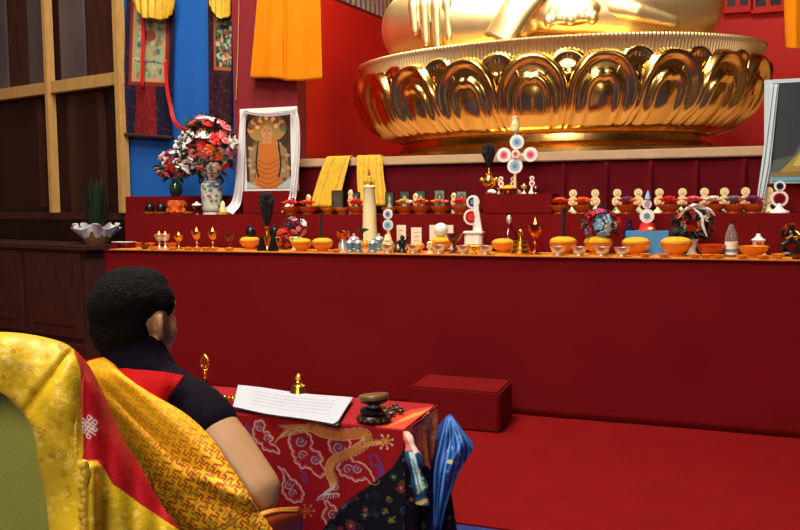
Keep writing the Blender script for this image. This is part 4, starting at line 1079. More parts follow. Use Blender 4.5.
b = B().sph((0, 0, .02), (.07, .05, .02), 16).chain([(-.035, 0, .03), (-.05, -.02, .07), (0, 0, .10)], [.014, .016, .022]).chain([(.03, 0, .03), (.05, -.01, .08), (.01, 0, .11)], [.014, .016, .022]).sph((0, 0, .13), (.03, .022, .035), 12)
b.sph((0, 0, .178), (.016, .016, .02), 12).chain([(-.025, 0, .15), (-.05, -.01, .12), (-.055, -.02, .16)], [.01, .009, .008]); b.build('figure_body', BLACK, parent=t)
b = B().chain([(.025, 0, .15), (.05, -.02, .13), (.02, -.03, .12)], [.010, .009, .008]).lathe([(.02, .0), (.022, .01), (0, .012)], c=(0, 0, .193), n=10).tube([(-.03, -.02, .11), (0, -.028, .13), (.03, -.02, .11)], .007, 6).tube([(-.05, -.02, .17), (-.035, -.02, .2), (-.03, -.01, .15)], .005, 6)
b.build('gold_ornaments', BRASS, parent=t)
for u, lb, m in ((778, 'small orange cup in front of the dancing figurine', ORBOWL), (796, 'small dark red dish at the right edge of the altar', WINE)):
    inst('sc'+m.name, mk_bowl('small_dish', m, None, .04, .03), P1(u, .06), lb)
for u, lb in ((645, 'orange dish left of the gap below the blue box'), (664, 'orange dish between the two rice bowls by the blue box'), (695, 'orange dish below the white vase'), (706, 'orange dish before the amber bowl, left side'), (718, 'orange dish before the amber bowl, right side'), (742, 'orange dish right of the water bottle'), (763, 'orange dish before the pagoda bottle'), (336, 'orange dish left of the copper cup')):
    dish('od', mk_plate(ORBOWL, .034), P1(u, .042), lb)
# ---------------- framed picture leaning at the right, with a pale scarf
p0_ = px(764, 184, Y=5.80); p1_ = px(773, 80, Y=6.0)
hh = sqrt((p1_[2]-p0_[2])**2+(p1_[1]-p0_[1])**2)
t = thing('leaning_picture', 'large pale framed picture of a dark landscape leaning at the right', 'picture', p0_)
t.rotation_euler = (-atan2(p1_[1]-p0_[1], p1_[2]-p0_[2]), 0, 0)
ww = .72
fm = mat('pale_grey_frame', (176, 190, 196), .5)
B().box((ww/2, 0, hh/2), (ww, .02, hh), bev=.004).build('frame', fm, parent=t)
cv = Canvas(0, 0, 72, 78, 4, (18, 26, 34))
cv.noise(.4, .12)
cv.poly([(0, 78), (0, 62), (14, 58), (24, 40), (34, 30), (46, 38), (60, 55), (72, 60), (72, 78)], (60, 74, 70))
cv.poly([(4, 72), (18, 56), (26, 40), (30, 46), (40, 60), (66, 68), (72, 72)], (150, 120, 40)); cv.poly([(14, 66), (26, 44), (30, 52), (26, 66)], (190, 160, 80))
cv.poly([(30, 60), (36, 34), (44, 58)], (120, 84, 50)); cv.poly([(0, 71), (72, 68), (72, 78), (0, 78)], (120, 92, 40))
cv.poly([(0, 75), (72, 75), (72, 78), (0, 78)], (80, 150, 180))
flatpic('print', t, .045, ww-.03, .012, hh-.03, -.0125, cv, (0, 0, 72, 78), 160)
bs = px(766, 181, Y=5.78)
tag(B().box((p0_[0]+ww/2, 5.90, (ZT2+p0_[2]-.012)/2), (ww*.9, .14, p0_[2]-.012-ZT2), bev=.006).build('picture_block', RED), 'red cloth block under the large leaning picture', 'block')
t2 = thing('pale_scarf', 'pale silk scarf hanging down the left edge of the leaning picture', 'scarf', (p0_[0], 5.78, ZT2+.001))
strip(t2, 'scarf_cloth', [px(775, 84, Y=5.965), px(770, 130, Y=5.87), px(766, 165, Y=5.80), px(762, 190, Y=5.755), px(760, 203, Y=5.74)], (.025, .028, .02), 2, fm, fold=.005)
# ---------------- wall hangings
def hanging(nm, lb, quad, Y, cvf, reg, n=(150, 90), cat='wall hanging', extra=None):
    (a, b_, c_, d_) = quad    # TL TR BR BL pixels on the plane Y
    P = [px(*q, Y=Y) for q in (a, b_, c_, d_)]
    s = np.linspace(0, 1, n[0])[:, None, None]; q = np.linspace(0, 1, n[1])[None, :, None]
    W = (P[0]*(1-q)+P[1]*q)*(1-s)+(P[3]*(1-q)+P[2]*q)*s
    W = W.copy(); W[..., 1] += .008*np.sin(q[..., 0]*9)*s[..., 0]
    D = np.concatenate([reg[0]+(reg[2]-reg[0])*(q+0*s), reg[1]+(reg[3]-reg[1])*(s+0*q)], -1)
    c = W.reshape(-1, 3).mean(0); t = thing(nm, lb, cat, (c[0], Y, P[3][2]))
    grid_obj('cloth_panel', W, PAINT, D=D, canvas=cvf, parent=t, off=t.location, thick=.006)
    return t, P
cv = Canvas(0, 0, 50, 150, 4, (26, 22, 48))
for i in range(260): cv.spiral((rn.random()*50, rn.random()*150), 1.8, .5, rn.choice([(50, 40, 80), (80, 40, 50), (30, 34, 60)]))
cv.poly([(5, 0), (45, 0), (46, 98), (5, 98)], (130, 44, 36)); cv.poly([(8, 2), (42, 2), (42, 94), (8, 94)], (196, 150, 100))
cv.poly([(11, 5), (39, 5), (39, 90), (11, 90)], (150, 170, 130))
for i in range(160):
    x_, y_ = 12+rn.random()*26, 8+rn.random()*80; cv.ell((x_, y_), 1+rn.random()*2, 1.2+rn.random()*2.5, rn.choice([(190, 190, 150), (110, 140, 110), (170, 120, 90), (80, 110, 110), (160, 170, 120), (190, 160, 110)]))
cv.ell((26, 40), 8, 12, (180, 176, 130)); cv.ell((26, 34), 3, 4, (120, 100, 70)); cv.ell((26, 46), 6, 6, (150, 80, 60)); cv.line([(11, 72), (20, 74), (30, 73), (39, 75)], 1.6, (70, 100, 120))
cv.poly([(14, 98), (33, 98), (36, 150), (13, 150)], (120, 24, 30))
for i in range(120): cv.ell((15+rn.random()*18, 100+rn.random()*48), .8, .8, rn.choice([(150, 40, 40), (90, 16, 26)]))
zc = 3.0
t, P = hanging('painted_scroll', 'dark blue brocade scroll with a framed painting and a yellow silk top', ((127, -8), (175, -10), (171, 137), (122, 133)), 6.25, cv, (0, 0, 50, 150))
B().tube([P[3]+np.array([-.03, -.01, -.01]), P[2]+np.array([.03, -.01, -.01])], .018, 10).build('lower_rod', BROWN, parent=t, off=t.location)
rows = [[px(131, -12, Y=6.2), px(140, -14, Y=6.17), px(152, -14, Y=6.17), px(165, -12, Y=6.17), px(176, -10, Y=6.2)],
        [px(132, -2, Y=6.19), px(141, 6, Y=6.15), px(152, 6, Y=6.14), px(163, 4, Y=6.15), px(174, 6, Y=6.19)],
        [px(133, 2, Y=6.2), px(142, 17, Y=6.15), px(152, 18, Y=6.13), px(162, 20, Y=6.15), px(172, 15, Y=6.19)]]
Wv = cr_resample(np.array(rows), 24); Wv = np.swapaxes(cr_resample(np.swapaxes(Wv, 0, 1), 70), 0, 1)
Wv[..., 1] += .014*np.sin(np.linspace(0, 38, 70))[None, :]
grid_obj('silk_valance', Wv, YSCARF, parent=t, off=t.location, thick=.005)
Rm = mat('red_satin', (200, 24, 26), .4, sheen=.3)
strip(t, 'red_ribbon', [px(142, 0, Y=6.2), px(143, 40, Y=6.2), px(142, 88, Y=6.2)], (.017, .017, .017), 1, Rm, fold=.003)
strip(t, 'red_ribbon', [px(165, 60, Y=6.19), px(167, 88, Y=6.19), px(171, 108, Y=6.18), px(174, 120, Y=6.15), px(181, 128, Y=6.12), px(191, 130, Y=6.08)], (.014, .02, .014), 2, Rm, fold=.004)
cv = Canvas(0, 0, 30, 150, 4, (50, 16, 30))
for i in range(200): cv.spiral((rn.random()*30, rn.random()*150), 1.8, .5, rn.choice([(90, 40, 50), (70, 50, 50), (30, 14, 30)]))
cv.poly([(7, 18), (30, 18), (30, 90), (7, 90)], (170, 96, 50)); cv.poly([(10, 22), (30, 22), (30, 86), (10, 86)], (60, 60, 46))
for i in range(160): cv.ell((11+rn.random()*19, 22+rn.random()*62), .8+rn.random()*1.6, 1+rn.random()*2, rn.choice([(150, 190, 150), (190, 90, 60), (200, 190, 150), (70, 130, 90), (60, 80, 90)]))
t, P = hanging('painted_scroll', 'narrow maroon brocade scroll with a gold framed painting beside the maroon pier', ((208, -10), (231.5, -10), (231.5, 124), (209, 122)), 6.25, cv, (0, 0, 30, 150))
rows = [[px(209, -10, Y=6.2), px(218, -10, Y=6.18), px(232, -10, Y=6.2)], [px(209, 3, Y=6.2), px(218, 14, Y=6.16), px(231, 4, Y=6.2)], [px(210, 6, Y=6.2), px(219, 18, Y=6.15), px(231, 16, Y=6.2)]]
Wv = cr_resample(np.array(rows), 20); Wv = np.swapaxes(cr_resample(np.swapaxes(Wv, 0, 1), 40), 0, 1); Wv[..., 1] += .012*np.sin(np.linspace(0, 24, 40))[None, :]
grid_obj('silk_valance', Wv, YSCARF, parent=t, off=t.location, thick=.005)
# orange curtain cloth hung high over the pier, and another at the far right
def curtain(lb, rows, Y, seam=None, foldk=8):
    R_ = np.array([[px(u, v, Y=Y) for u, v in r] for r in rows]); Wv = cr_resample(R_, 60); Wv = np.swapaxes(cr_resample(np.swapaxes(Wv, 0, 1), 120), 0, 1)
    q = np.linspace(0, 1, 120)[None, :]; s = np.linspace(0, 1, 60)[:, None]
    Wv[..., 1] += (.012*np.sin(q*foldk*2.1+.5)+.003*np.sin(q*foldk*5+1))*(.5+.5*s) + .02*(np.clip((q-.59)/.03, 0, 1)-1)*1.0
    c = Wv.reshape(-1, 3).mean(0); c[2] = Wv[..., 2].min(); t = thing('curtain', lb, 'curtain', c)
    grid_obj('curtain_cloth', Wv, CURT, parent=t, off=c, thick=.006)
    a, b_ = Wv[0, 0], Wv[0, -1]
    B().tube([a+np.array([-.06, 0, .02]), b_+np.array([.06, 0, .02])], .014, 8).build('curtain_rod', BROWN, parent=t, off=c)
    return t
curtain('long orange cloth hanging in two overlapping panels above the portrait', [[(262, -60), (285, -60), (288, -60), (322, -60)], [(258, 0), (280, 0), (291, 0), (321, 0)], [(251, 78), (278, 79), (290, 81), (323, 79)]], 5.98)
curtain('orange cloth hanging in the upper right corner', [[(784, -60), (800, -60), (830, -60), (850, -60)], [(784, 0), (800, 0), (830, 0), (850, 0)], [(786, 48), (800, 50), (830, 50), (850, 50)]], 6.8)
# ---------------- red box on the floor
t = tag(B().box((-1.345, 4.815, .133), (.57, .37, .25), bev=.012).build('red_box', RED, ), 'low red cloth covered box standing on the carpet before the altar', 'box')
# ================================================================== FOREGROUND
ZTB = .64
TX0, TX1, TY0, TY1 = -2.02, px(403, 430, z=ZTB)[0], px(403, 430, z=ZTB)[1], 2.80
t = thing('low_table', 'low wooden prayer table hidden under the dragon cloth', 'table', ((TX0+TX1)/2, (TY0+TY1)/2, 0))
def rel(o, p): return tuple(a-b for a, b in zip(p, o.location))
B().box(rel(t, ((TX0+TX1)/2, (TY0+TY1)/2, ZTB-.022)), (TX1-TX0-.02, TY1-TY0-.02, .03), bev=.004).build('tabletop', BROWN, parent=t)
lg = None
for x_ in (TX0+.05, TX1-.05):
    for y_ in (TY0+.05, TY1-.05):
        if lg is None: lg = B().box((0, 0, ZTB/2-.018), (.045, .045, ZTB-.036), bev=.004).build('leg', BROWN, parent=t); o = lg
        else: o = lg.copy(); COL.objects.link(o)
        o.location = rel(t, (x_, y_, 0))
# ---- cloth pattern
cv = Canvas(180, 380, 480, 600, 4, (158, 14, 26))
Q = lambda pts: [(200+a/3.3125, 370+b/3.3125) for a, b in pts]
Q3 = lambda pts: [(300+a/7.86, 440+b/5.89) for a, b in pts]
PK, LV, GO = (226, 170, 164), (196, 176, 196), (206, 140, 70)
def cloud(out, spirals, w=1.35, col=PK):
    sp = spline(out, 10); n = len(sp); c = np.mean(np.array(out), 0)
    L = np.cumsum([0]+[math.hypot(sp[i+1][0]-sp[i][0], sp[i+1][1]-sp[i][1]) for i in range(n-1)])
    o2, o3 = [], []
    for i, p in enumerate(sp):
        p = np.array(p); d = p-c; d = d/(np.linalg.norm(d)+1e-6); k = abs(sin(L[i]*.42))
        o2.append(tuple(p+d*(1.9*k-.6))); o3.append(tuple(p+d*(1.9*k-2.6)))
    cv.line(o2, w, col, smooth=False); cv.line(o3, .55, (190, 120, 130), smooth=False)
    spirals = [(c_, r_*1.25, d_) for c_, r_, d_ in spirals]
    for c, r, d in spirals:
        cv.ell(c, r, r, (150, 40, 60)); cv.spiral(c, r, .8, LV if d > 0 else col, d=d); cv.spiral(c, r*.6, .6, (70, 60, 120), d=-d)
cloud(Q([(178, 212), (184, 178), (200, 168), (216, 182), (212, 204), (228, 210), (238, 226), (232, 242), (250, 250), (264, 274), (236, 266), (214, 262), (204, 244), (186, 232), (178, 212)]), [(Q([(198, 190)])[0], 3.3, 1), (Q([(222, 226)])[0], 3, -1)])
cloud(Q([(300, 250), (296, 226), (312, 206), (340, 202), (362, 214), (372, 240), (366, 262), (392, 272), (404, 292), (400, 312), (414, 330), (408, 350), (386, 348), (362, 322), (340, 322), (318, 300), (308, 270), (300, 250)]), [(Q([(334, 236)])[0], 4.6, 1), (Q([(340, 282)])[0], 4, -1), (Q([(382, 296)])[0], 4.2, 1)])
cloud(Q([(428, 232), (432, 262), (450, 282), (470, 300), (458, 320), (470, 344), (492, 352), (520, 366), (548, 358), (562, 372), (586, 390), (566, 340), (548, 318), (530, 306), (505, 300), (492, 270), (500, 240), (470, 226), (428, 232)]), [(Q([(460, 256)])[0], 5.4, 1), (Q([(490, 328)])[0], 4.2, -1), (Q([(520, 326)])[0], 3.8, 1)])
cloud(Q([(262, 322), (280, 352), (276, 400), (300, 430), (330, 434), (342, 408), (322, 374), (300, 360), (284, 336), (262, 322)]), [(Q([(294, 380)])[0], 3.8, 1), (Q([(306, 408)])[0], 3.4, -1)])
cloud(Q([(414, 432), (432, 444), (452, 462), (474, 488), (452, 486), (440, 516), (420, 506), (408, 476), (420, 460), (414, 432)]), [(Q([(440, 480)])[0], 4.6, -1)])
cloud([(190, 470), (200, 480), (210, 500), (230, 505), (240, 520), (262, 530), (240, 545), (210, 540), (196, 510)], [((215, 515), 4.5, 1), ((232, 528), 4, -1)])
# dragon body with scales
def dragon(pts, w0, w1):
    sp = spline(pts, 10); n = len(sp)
    for i in range(n-1):
        w = w0+(w1-w0)*i/n; cv.seg(sp[i], sp[i+1], w+2.2, (236, 184, 130))
    for i in range(n-1):
        w = w0+(w1-w0)*i/n; cv.seg(sp[i], sp[i+1], w+.9, (120, 44, 36))
    for i in range(n-1):
        w = w0+(w1-w0)*i/n; cv.seg(sp[i], sp[i+1], w, (186, 98, 50))
    for i in range(1, n-1, 1):
        a = np.array(sp[i+1])-np.array(sp[i-1]); a = a/np.linalg.norm(a); nn = np.array([-a[1], a[0]]); w = (w0+(w1-w0)*i/n)/2
        for k in (-.8, -.45, -.1, .25, .6, .9):
            p = np.array(sp[i])+nn*w*(k+(.18 if i % 2 else 0)); cv.ell(tuple(p), .36, .36, (232, 180, 104))
        if i % 3 == 0: p = np.array(sp[i])-nn*(w+1.2); cv.ell(tuple(p), .9, .9, (120, 60, 90))
cv.poly(Q([(255, 182), (372, 178), (372, 186), (300, 200), (250, 236), (282, 196)]), (190, 120, 84))
for i in range(5): cv.line(Q([(372, 190+i*3), (330, 188+i*5), (290-i*6, 200+i*6), (256-i*2, 230+i*3)]), .6, (220, 176, 120))
dragon(Q([(376, 186), (410, 204), (470, 214), (540, 210), (552, 236), (520, 262), (474, 284), (440, 304), (430, 334), (442, 366), (446, 384)]), 9.5, 6.5)
dragon(Q([(540, 244), (580, 240), (604, 238)]), 4, 3)
for a in range(6):
    th_ = -1.9+a*.78; c0 = Q([(612, 238)])[0]; e = (c0[0]+8.5*cos(th_), c0[1]+7*sin(th_)); cv.line([c0, ((c0[0]+e[0])/2+.6, (c0[1]+e[1])/2-.6), e], 1.3, (222, 150, 90)); cv.ell(e, 1.1, 1.1, (240, 200, 170))
for i in range(9):
    cv.line(Q([(448, 380), (440-i*4, 396+i*2), (400+i*7, 416-i*1), (388+i*9, 432-i*1.5)]), .8, [(226, 214, 224), (170, 150, 180)][i % 2])
c0 = Q([(352, 466)])[0]
for a in range(7):
    th_ = a*.9; e = (c0[0]+8*cos(th_), c0[1]+6.5*sin(th_)); cv.line([c0, e], 1.2, (190, 100, 60), smooth=False); cv.ell(e, 1, 1, (220, 140, 90))
for pts in ([(560, 290), (580, 280), (600, 310), (612, 350), (600, 340), (590, 312), (570, 316), (566, 300)], [(590, 320), (594, 350), (586, 360)], [(330, 330), (352, 350), (350, 372), (336, 352)], [(150, 190), (166, 186), (170, 204)], [(156, 176), (150, 200), (168, 208)]): cv.line(Q(pts), 1.5, (86, 66, 150))
# dark brocade border under the slanting edge
rn = random.Random(9)
def brocade(m, base=(16, 16, 28)):
    pass
dk = [(322, 531), (345, 503), (372, 484), (392, 468), (402, 452), (410, 442), (430, 470), (480, 470), (480, 600), (250, 600), (280, 560)]
ins = cv.poly(dk, (16, 15, 28)); keep = cv.a.copy()
for i in range(330):
    x_, y_ = 250+rn.random()*230, 438+rn.random()*160; c = rn.choice([(50, 70, 60), (40, 50, 110), (120, 40, 60), (150, 130, 50), (60, 90, 110), (90, 50, 90), (30, 60, 60), (110, 96, 40)])
    r = 1.2+rn.random()*2.4
    if rn.random() < .5:
        for k in range(5): a = 2*pi*k/5+rn.random(); cv.ell((x_+r*cos(a), y_+r*sin(a)), r*.6, r*.6, c)
        cv.ell((x_, y_), r*.5, r*.5, (150, 140, 80))
    else: cv.spiral((x_, y_), r*1.5, .8, c)
cv.a[~ins] = keep[~ins]
cv.line(dk[:6], .8, (60, 20, 30))
cloth = thing('tablecloth', 'red dragon and cloud brocade cloth with dark border covering the low prayer table', 'tablecloth', ((TX0+TX1)/2, (TY0+TY1)/2, ZTB-.006))
def painted(nm, W, canvas, thick=.004, m=PAINT, colfn=None):
    u, v = proj(W.reshape(-1, 3)); D = np.stack([u, v], -1).reshape(W.shape[:2]+(2,))
    return grid_obj(nm, W, m, D=D, canvas=canvas, colfn=colfn, parent=cloth, off=cloth.location, thick=thick)
# top
xs = np.linspace(TX0-.008, TX1+.006, 160)[None, :]; ys = np.linspace(TY0-.008, TY1+.008, 60)[:, None]
zz = ZTB+.002+.0022*vnoise(xs*14+30, ys*14+30)+0*xs
top = np.stack([xs+0*ys, ys+0*xs, zz], -1)
cvt = Canvas(180, 380, 480, 460, 3, (150, 16, 28))
rn = random.Random(3)
for i in range(60): cvt.spiral((rn.random()*300+180, 380+rn.random()*70), 2, .5, (130, 20, 30))
cvt.poly([(372, 424), (410, 411), (445, 404), (446, 412), (420, 420), (404, 431), (385, 432)], (200, 66, 40))
for i in range(9): cvt.line([(388+i*4, 427-i*1.5), (400+i*4, 421-i*1.6), (414+i*3.4, 414-i*.8)], .7, (226, 140, 70))
painted('cloth_top', top, cvt)
# near fall
n1, n2 = 330, 520
xs = np.linspace(TX0-.008, TX1+.006, n2)[None, :]; tt = np.linspace(0, 1, n1)[:, None]
def ny(x, t): return TY0-.010-.028*t*(vnoise(x*5+3, t*1.3)-.2)-.006*vnoise(x*16+8, t*3)*t-.02*t
def cx(t): return .018*np.sin(0)*t+.012*vnoise(0*t, t*3)
yy_ = ny(xs, tt)
fall = np.stack([xs+cx(tt)*np.clip((xs-TX0)/(TX1-TX0), 0, 1)**6, yy_, ZTB+.002-(ZTB-.03)*tt**1.0+0*xs], -1)
painted('near_fall', fall, cv)
# right fall: gathered folds turning round the corner
cvr = Canvas(380, 395, 490, 600, 5, (150, 20, 26))
cvr.poly([(400, 440), (480, 440), (480, 600), (380, 600)], (34, 14, 26))
cvr.poly([(403, 432), (420, 424), (436, 408), (448, 409), (452, 430), (446, 450), (436, 462), (430, 470), (424, 460), (418, 450), (410, 446)], (206, 92, 60))
rn = random.Random(8)
for i in range(34):
    x_, y_ = 416+rn.random()*32, 412+rn.random()*52; cvr.spiral((x_, y_), 2.4, .8, rn.choice([(214, 140, 96), (200, 110, 80), (120, 40, 40), (226, 170, 120)]))
for i in range(6): cvr.line([(424+i*4, 414), (421+i*4, 440), (424+i*3, 466)], .7, (220, 150, 100) if i % 2 else (110, 34, 34))
for i in range(90):
    x_, y_ = 400+rn.random()*60, 470+rn.random()*110; cvr.ell((x_, y_), 1+rn.random()*1.6, 1+rn.random()*1.6, rn.choice([(40, 60, 60), (30, 40, 90), (120, 90, 40), (90, 30, 40), (20, 16, 26)]))
ys = np.linspace(TY0-.008, TY1+.008, 200)[None, :]; tt = np.linspace(0, 1, 220)[:, None]; q = np.clip((ys-TY0)/(TY1-TY0), 0, 1)
xx = TX1+.008+.10*tt*(q**1.2)+.018*np.sin(q*16)*np.minimum(tt*3, 1)+.012*vnoise(q*9, tt*3)
fall = np.stack([xx-.002*(1-q), ys+(ny(TX1+.006+0*tt, tt)-(TY0-.008))*(1-q)**3, ZTB+.002-(ZTB-.03)*tt+0*ys], -1)
painted('right_fall', fall, cvr)
# rolled corner tail in pale and blue silk
cvk = Canvas(395, 420, 440, 520, 6, (24, 70, 110))
cvk.poly([(395, 420), (440, 420), (440, 448), (395, 452)], (210, 110, 96)); cvk.poly([(403, 430), (410, 430), (421, 452), (414, 454)], (236, 200, 190))
cvk.poly([(409, 452), (414, 452), (424, 490), (418, 492)], (180, 206, 214)); cvk.line([(417, 455), (424, 480), (428, 500)], 1.6, (20, 34, 70)); cvk.line([(413, 460), (420, 490)], 1.2, (70, 130, 170))
for i in range(10): cvk.ell((414+rn.random()*14, 470+rn.random()*30), 1.4, 1.6, rn.choice([(110, 170, 90), (180, 190, 90), (60, 140, 150)]))
cvk.poly([(414, 504), (430, 496), (431, 500), (416, 508)], (190, 150, 80))
sp = [px(406, 432, Z=2.64), px(410, 446, Z=2.62), px(415, 466, Z=2.60), px(420, 486, Z=2.59), px(423, 503, Z=2.58)]
sp = np.array(spline([tuple(p) for p in sp], 16)); n = len(sp); M2 = 48; W = np.zeros((n, M2, 3))
for i in range(n):
    r = .008+.016*min(1, i/(n*.3))+.004*sin(i*.3)
    for k in range(M2):
        a = 2*pi*k/(M2-1); rr_ = r*(1+.12*sin(3*a+i*.05)); W[i, k] = sp[i]+rr_*cos(a)*np.array([.94, -.1, 0])+rr_*sin(a)*np.array([0, 1, 0])
painted('rolled_tail', W, cvk, thick=.002)
# blue satin lining flap thrown outward at the far corner
cvb = Canvas(425, 405, 480, 600, 6, (20, 62, 140))
rn = random.Random(12)
cvb.poly([(425, 440), (442, 440), (436, 600), (425, 600)], (14, 34, 96))
for i in range(26): cvb.spiral((446+rn.random()*20, 430+rn.random()*50), 1.6, .6, rn.choice([(60, 130, 180), (150, 160, 110), (30, 80, 150), (180, 180, 120)]))
for i in range(16):
    x_ = 432+i*2.3; c_ = [(12, 30, 84), (70, 130, 200), (16, 44, 110), (40, 92, 170)][i % 4]; cvb.line([(450+(i-8)*.4, 418), (x_+6, 446), (x_+1, 474), (434+i*.7, 525)], 1.0+.8*(i % 2), c_)  # shade of folds and light streaks painted into the satin colour
cvb.line([(451, 418), (462, 432), (471, 447)], 1.4, (60, 120, 200)); cvb.ell((450, 462), 3, 2.2, (170, 170, 120)); cvb.ell((456, 470), 2, 1.6, (90, 60, 120))
rows = [[(447, 416, 2.96), (449, 415, 2.95), (451, 415, 2.95), (453, 417, 2.96)],
        [(438, 428, 2.94), (447, 425, 2.89), (455, 425, 2.88), (463, 431, 2.90)],
        [(434, 444, 2.92), (446, 442, 2.84), (459, 441, 2.82), (473, 447, 2.85)],
        [(431, 464, 2.90), (441, 464, 2.80), (451, 465, 2.78), (462, 467, 2.81)],
        [(429, 488, 2.88), (436, 490, 2.78), (443, 492, 2.76), (450, 494, 2.79)],
        [(426, 520, 2.87), (431, 524, 2.77), (436, 528, 2.75), (441, 530, 2.78)],
        [(424, 560, 2.86), (428, 562, 2.76), (432, 564, 2.75), (436, 566, 2.78)]]
W, D = patch_pts(rows, 160, 80, lambda s, t, u, v: (.014*np.sin(t*13+s*4)+.008*np.sin(t*5+s*16))*np.minimum(1, s*4))
grid_obj('satin_lining', W, mat('blue_satin', (255, 255, 255), .5, vcol=True, spec=.3), D=D, canvas=cvb, parent=cloth, off=cloth.location, thick=.004)
# ---- things on the table
ZC = ZTB+.0075
cs = [px(233, 406, z=ZC+.02), px(336, 423, z=ZC+.02), px(353, 397, z=ZC+.02), px(238, 384, z=ZC+.02)]
t = thing('prayer_text', 'long loose white prayer sheets with lines of small script lying on the red cloth', 'paper', (cs[0]+cs[2])/2*np.array([1, 1, 0])+np.array([0, 0, ZC]))
cvp = Canvas(0, 0, 120, 30, 8, (186, 194, 208))
rn = random.Random(2)
for ln in range(5):
    x_ = 20
    while x_ < 106:
        w_ = .5+rn.random()*1.2; y_ = 7+ln*3.8
        cvp.seg((x_, y_), (x_+w_, y_), .34, (150, 156, 172))
        if rn.random() < .7: cvp.seg((x_+w_*.5, y_), (x_+w_*.5+.1, y_+.9+rn.random()*.7), .3, (160, 166, 180))
        if rn.random() < .3: cvp.seg((x_+.1, y_-.8), (x_+w_*.6, y_-.9), .26, (160, 166, 180))
        x_ += w_+.35+(.8 if rn.random() < .12 else 0)
cvp.line([(16.5, 5), (16.5, 25)], .25, (190, 194, 204), smooth=False); cvp.line([(108.5, 5), (108.5, 25)], .25, (190, 194, 204), smooth=False)
def sheet(nm, c4, z, cvx=None, bulge=.0, cut=True):
    a = np.linspace(0, 1, 120)[None, :, None]; c = np.linspace(0, 1, 40)[:, None, None]
    W = (c4[3]*(1-a)+c4[2]*a)*(1-c)+(c4[0]*(1-a)+c4[1]*a)*c; W = W.copy()
    W[..., 2] = z+bulge*(a[..., 0]-.5)**2+.002*np.sin(a[..., 0]*8+c[..., 0]*2)
    D = np.concatenate([120*(a+0*c), 30*(c+0*a)], -1)
    mk = None
    if cut:
        A, C2 = np.broadcast_to(a[..., 0], W.shape[:2]), np.broadcast_to(c[..., 0], W.shape[:2])
        mk = ~(((A-.955)/.045 > 0) & ((C2-.72)/.28 > 0) & (((A-.955)/.045)**2+((C2-.72)/.28)**2 > 1))
    return grid_obj(nm, W, PRINT, D=D, canvas=cvx, parent=t, off=t.location, thick=.0012, mask=mk)
sheet('top_sheet', cs, ZC+.014, cvp, .01)
cvq = Canvas(0, 0, 120, 30, 2, (180, 188, 202))
c2 = [cs[0]+np.array([.002, .02, 0]), cs[1]+np.array([-.012, .03, 0]), cs[2]+np.array([-.022, .012, 0]), cs[3]+np.array([0, .012, 0])]
sheet('lower_sheet', [p+np.array([.006, -.004, 0]) for p in c2], ZC+.006, cvq, 0, False)
sheet('lower_sheet', c2, ZC+.002, cvq, 0, False)
# brass vajra sceptre upright at the far left of the table
P0 = px(205.5, 389, Y=2.74); l = np.array([P0[0], 2.74, ZC]); H_ = px(205, 354, Y=2.74)[2]-ZC
t = thing('ritual_sceptre', 'slim brass ritual sceptre with an openwork loop head standing on the table', 'sceptre', l)
B().lathe([(.016, 0), (.018, .006), (.012, .014), (.008, .02), (.008, H_*.28), (.006, H_*.3)], n=16).build('black_stem', BLACK, parent=t)
B().lathe([(.006, H_*.28), (.010, H_*.33), (.006, H_*.38), (.011, H_*.45), (.006, H_*.52), (.012, H_*.56), (.005, H_*.6)], n=16).build('grip', BRASS, parent=t)
b = B()
for k in range(4):
    a = pi/2*k; b.tube(spline([(.004*cos(a), .004*sin(a), H_*.58), (.017*cos(a), .017*sin(a), H_*.68), (.018*cos(a), .018*sin(a), H_*.8), (.008*cos(a), .008*sin(a), H_*.93), (0, 0, H_*.97)], 5), .0035, 6)
b.lathe([(.003, H_*.58), (.003, H_*.95), (.005, H_*.97), (0, H_)], n=8).build('loop_head', BRASS, parent=t)
l = px(229, 402, z=ZC); t = thing('brass_dorje', 'small brass double ended ritual piece lying left of the white sheets', 'ritual piece', l)
b = B()
for s in (-1, 1):
    b.sph((s*.018, 0, .014), (.012, .011, .011), 10).sph((s*.034, 0, .012), (.006, .006, .006), 8)
    for k in range(4): a = pi/2*k+.4; b.tube([(s*.008, 0, .014), (s*.02, .011*cos(a), .014+.011*sin(a)), (s*.036, 0, .012)], .002, 5)
b.sph((0, 0, .013), (.009, .009, .009), 8).build('dorje_body', BRASS, parent=t)
P0 = px(298, 390, Y=2.76); l = np.array([P0[0], 2.765, ZC]); hb = px(298, 373.5, Y=2.765)[2]-ZC
t = thing('brass_bell', 'brass hand bell with a round finial behind the white sheets', 'bell', l)
B().lathe([(.040, 0), (.038, .008), (.032, .02), (.026, hb*.45), (.014, hb*.52), (.010, hb*.56)], n=28).build('bell_cup', BRASS, parent=t)
B().lathe([(.008, hb*.54), (.014, hb*.62), (.008, hb*.7), (.013, hb*.8), (.012, hb*.9), (.004, hb*.97), (0, hb)], n=18).build('finial', BRASS, parent=t)
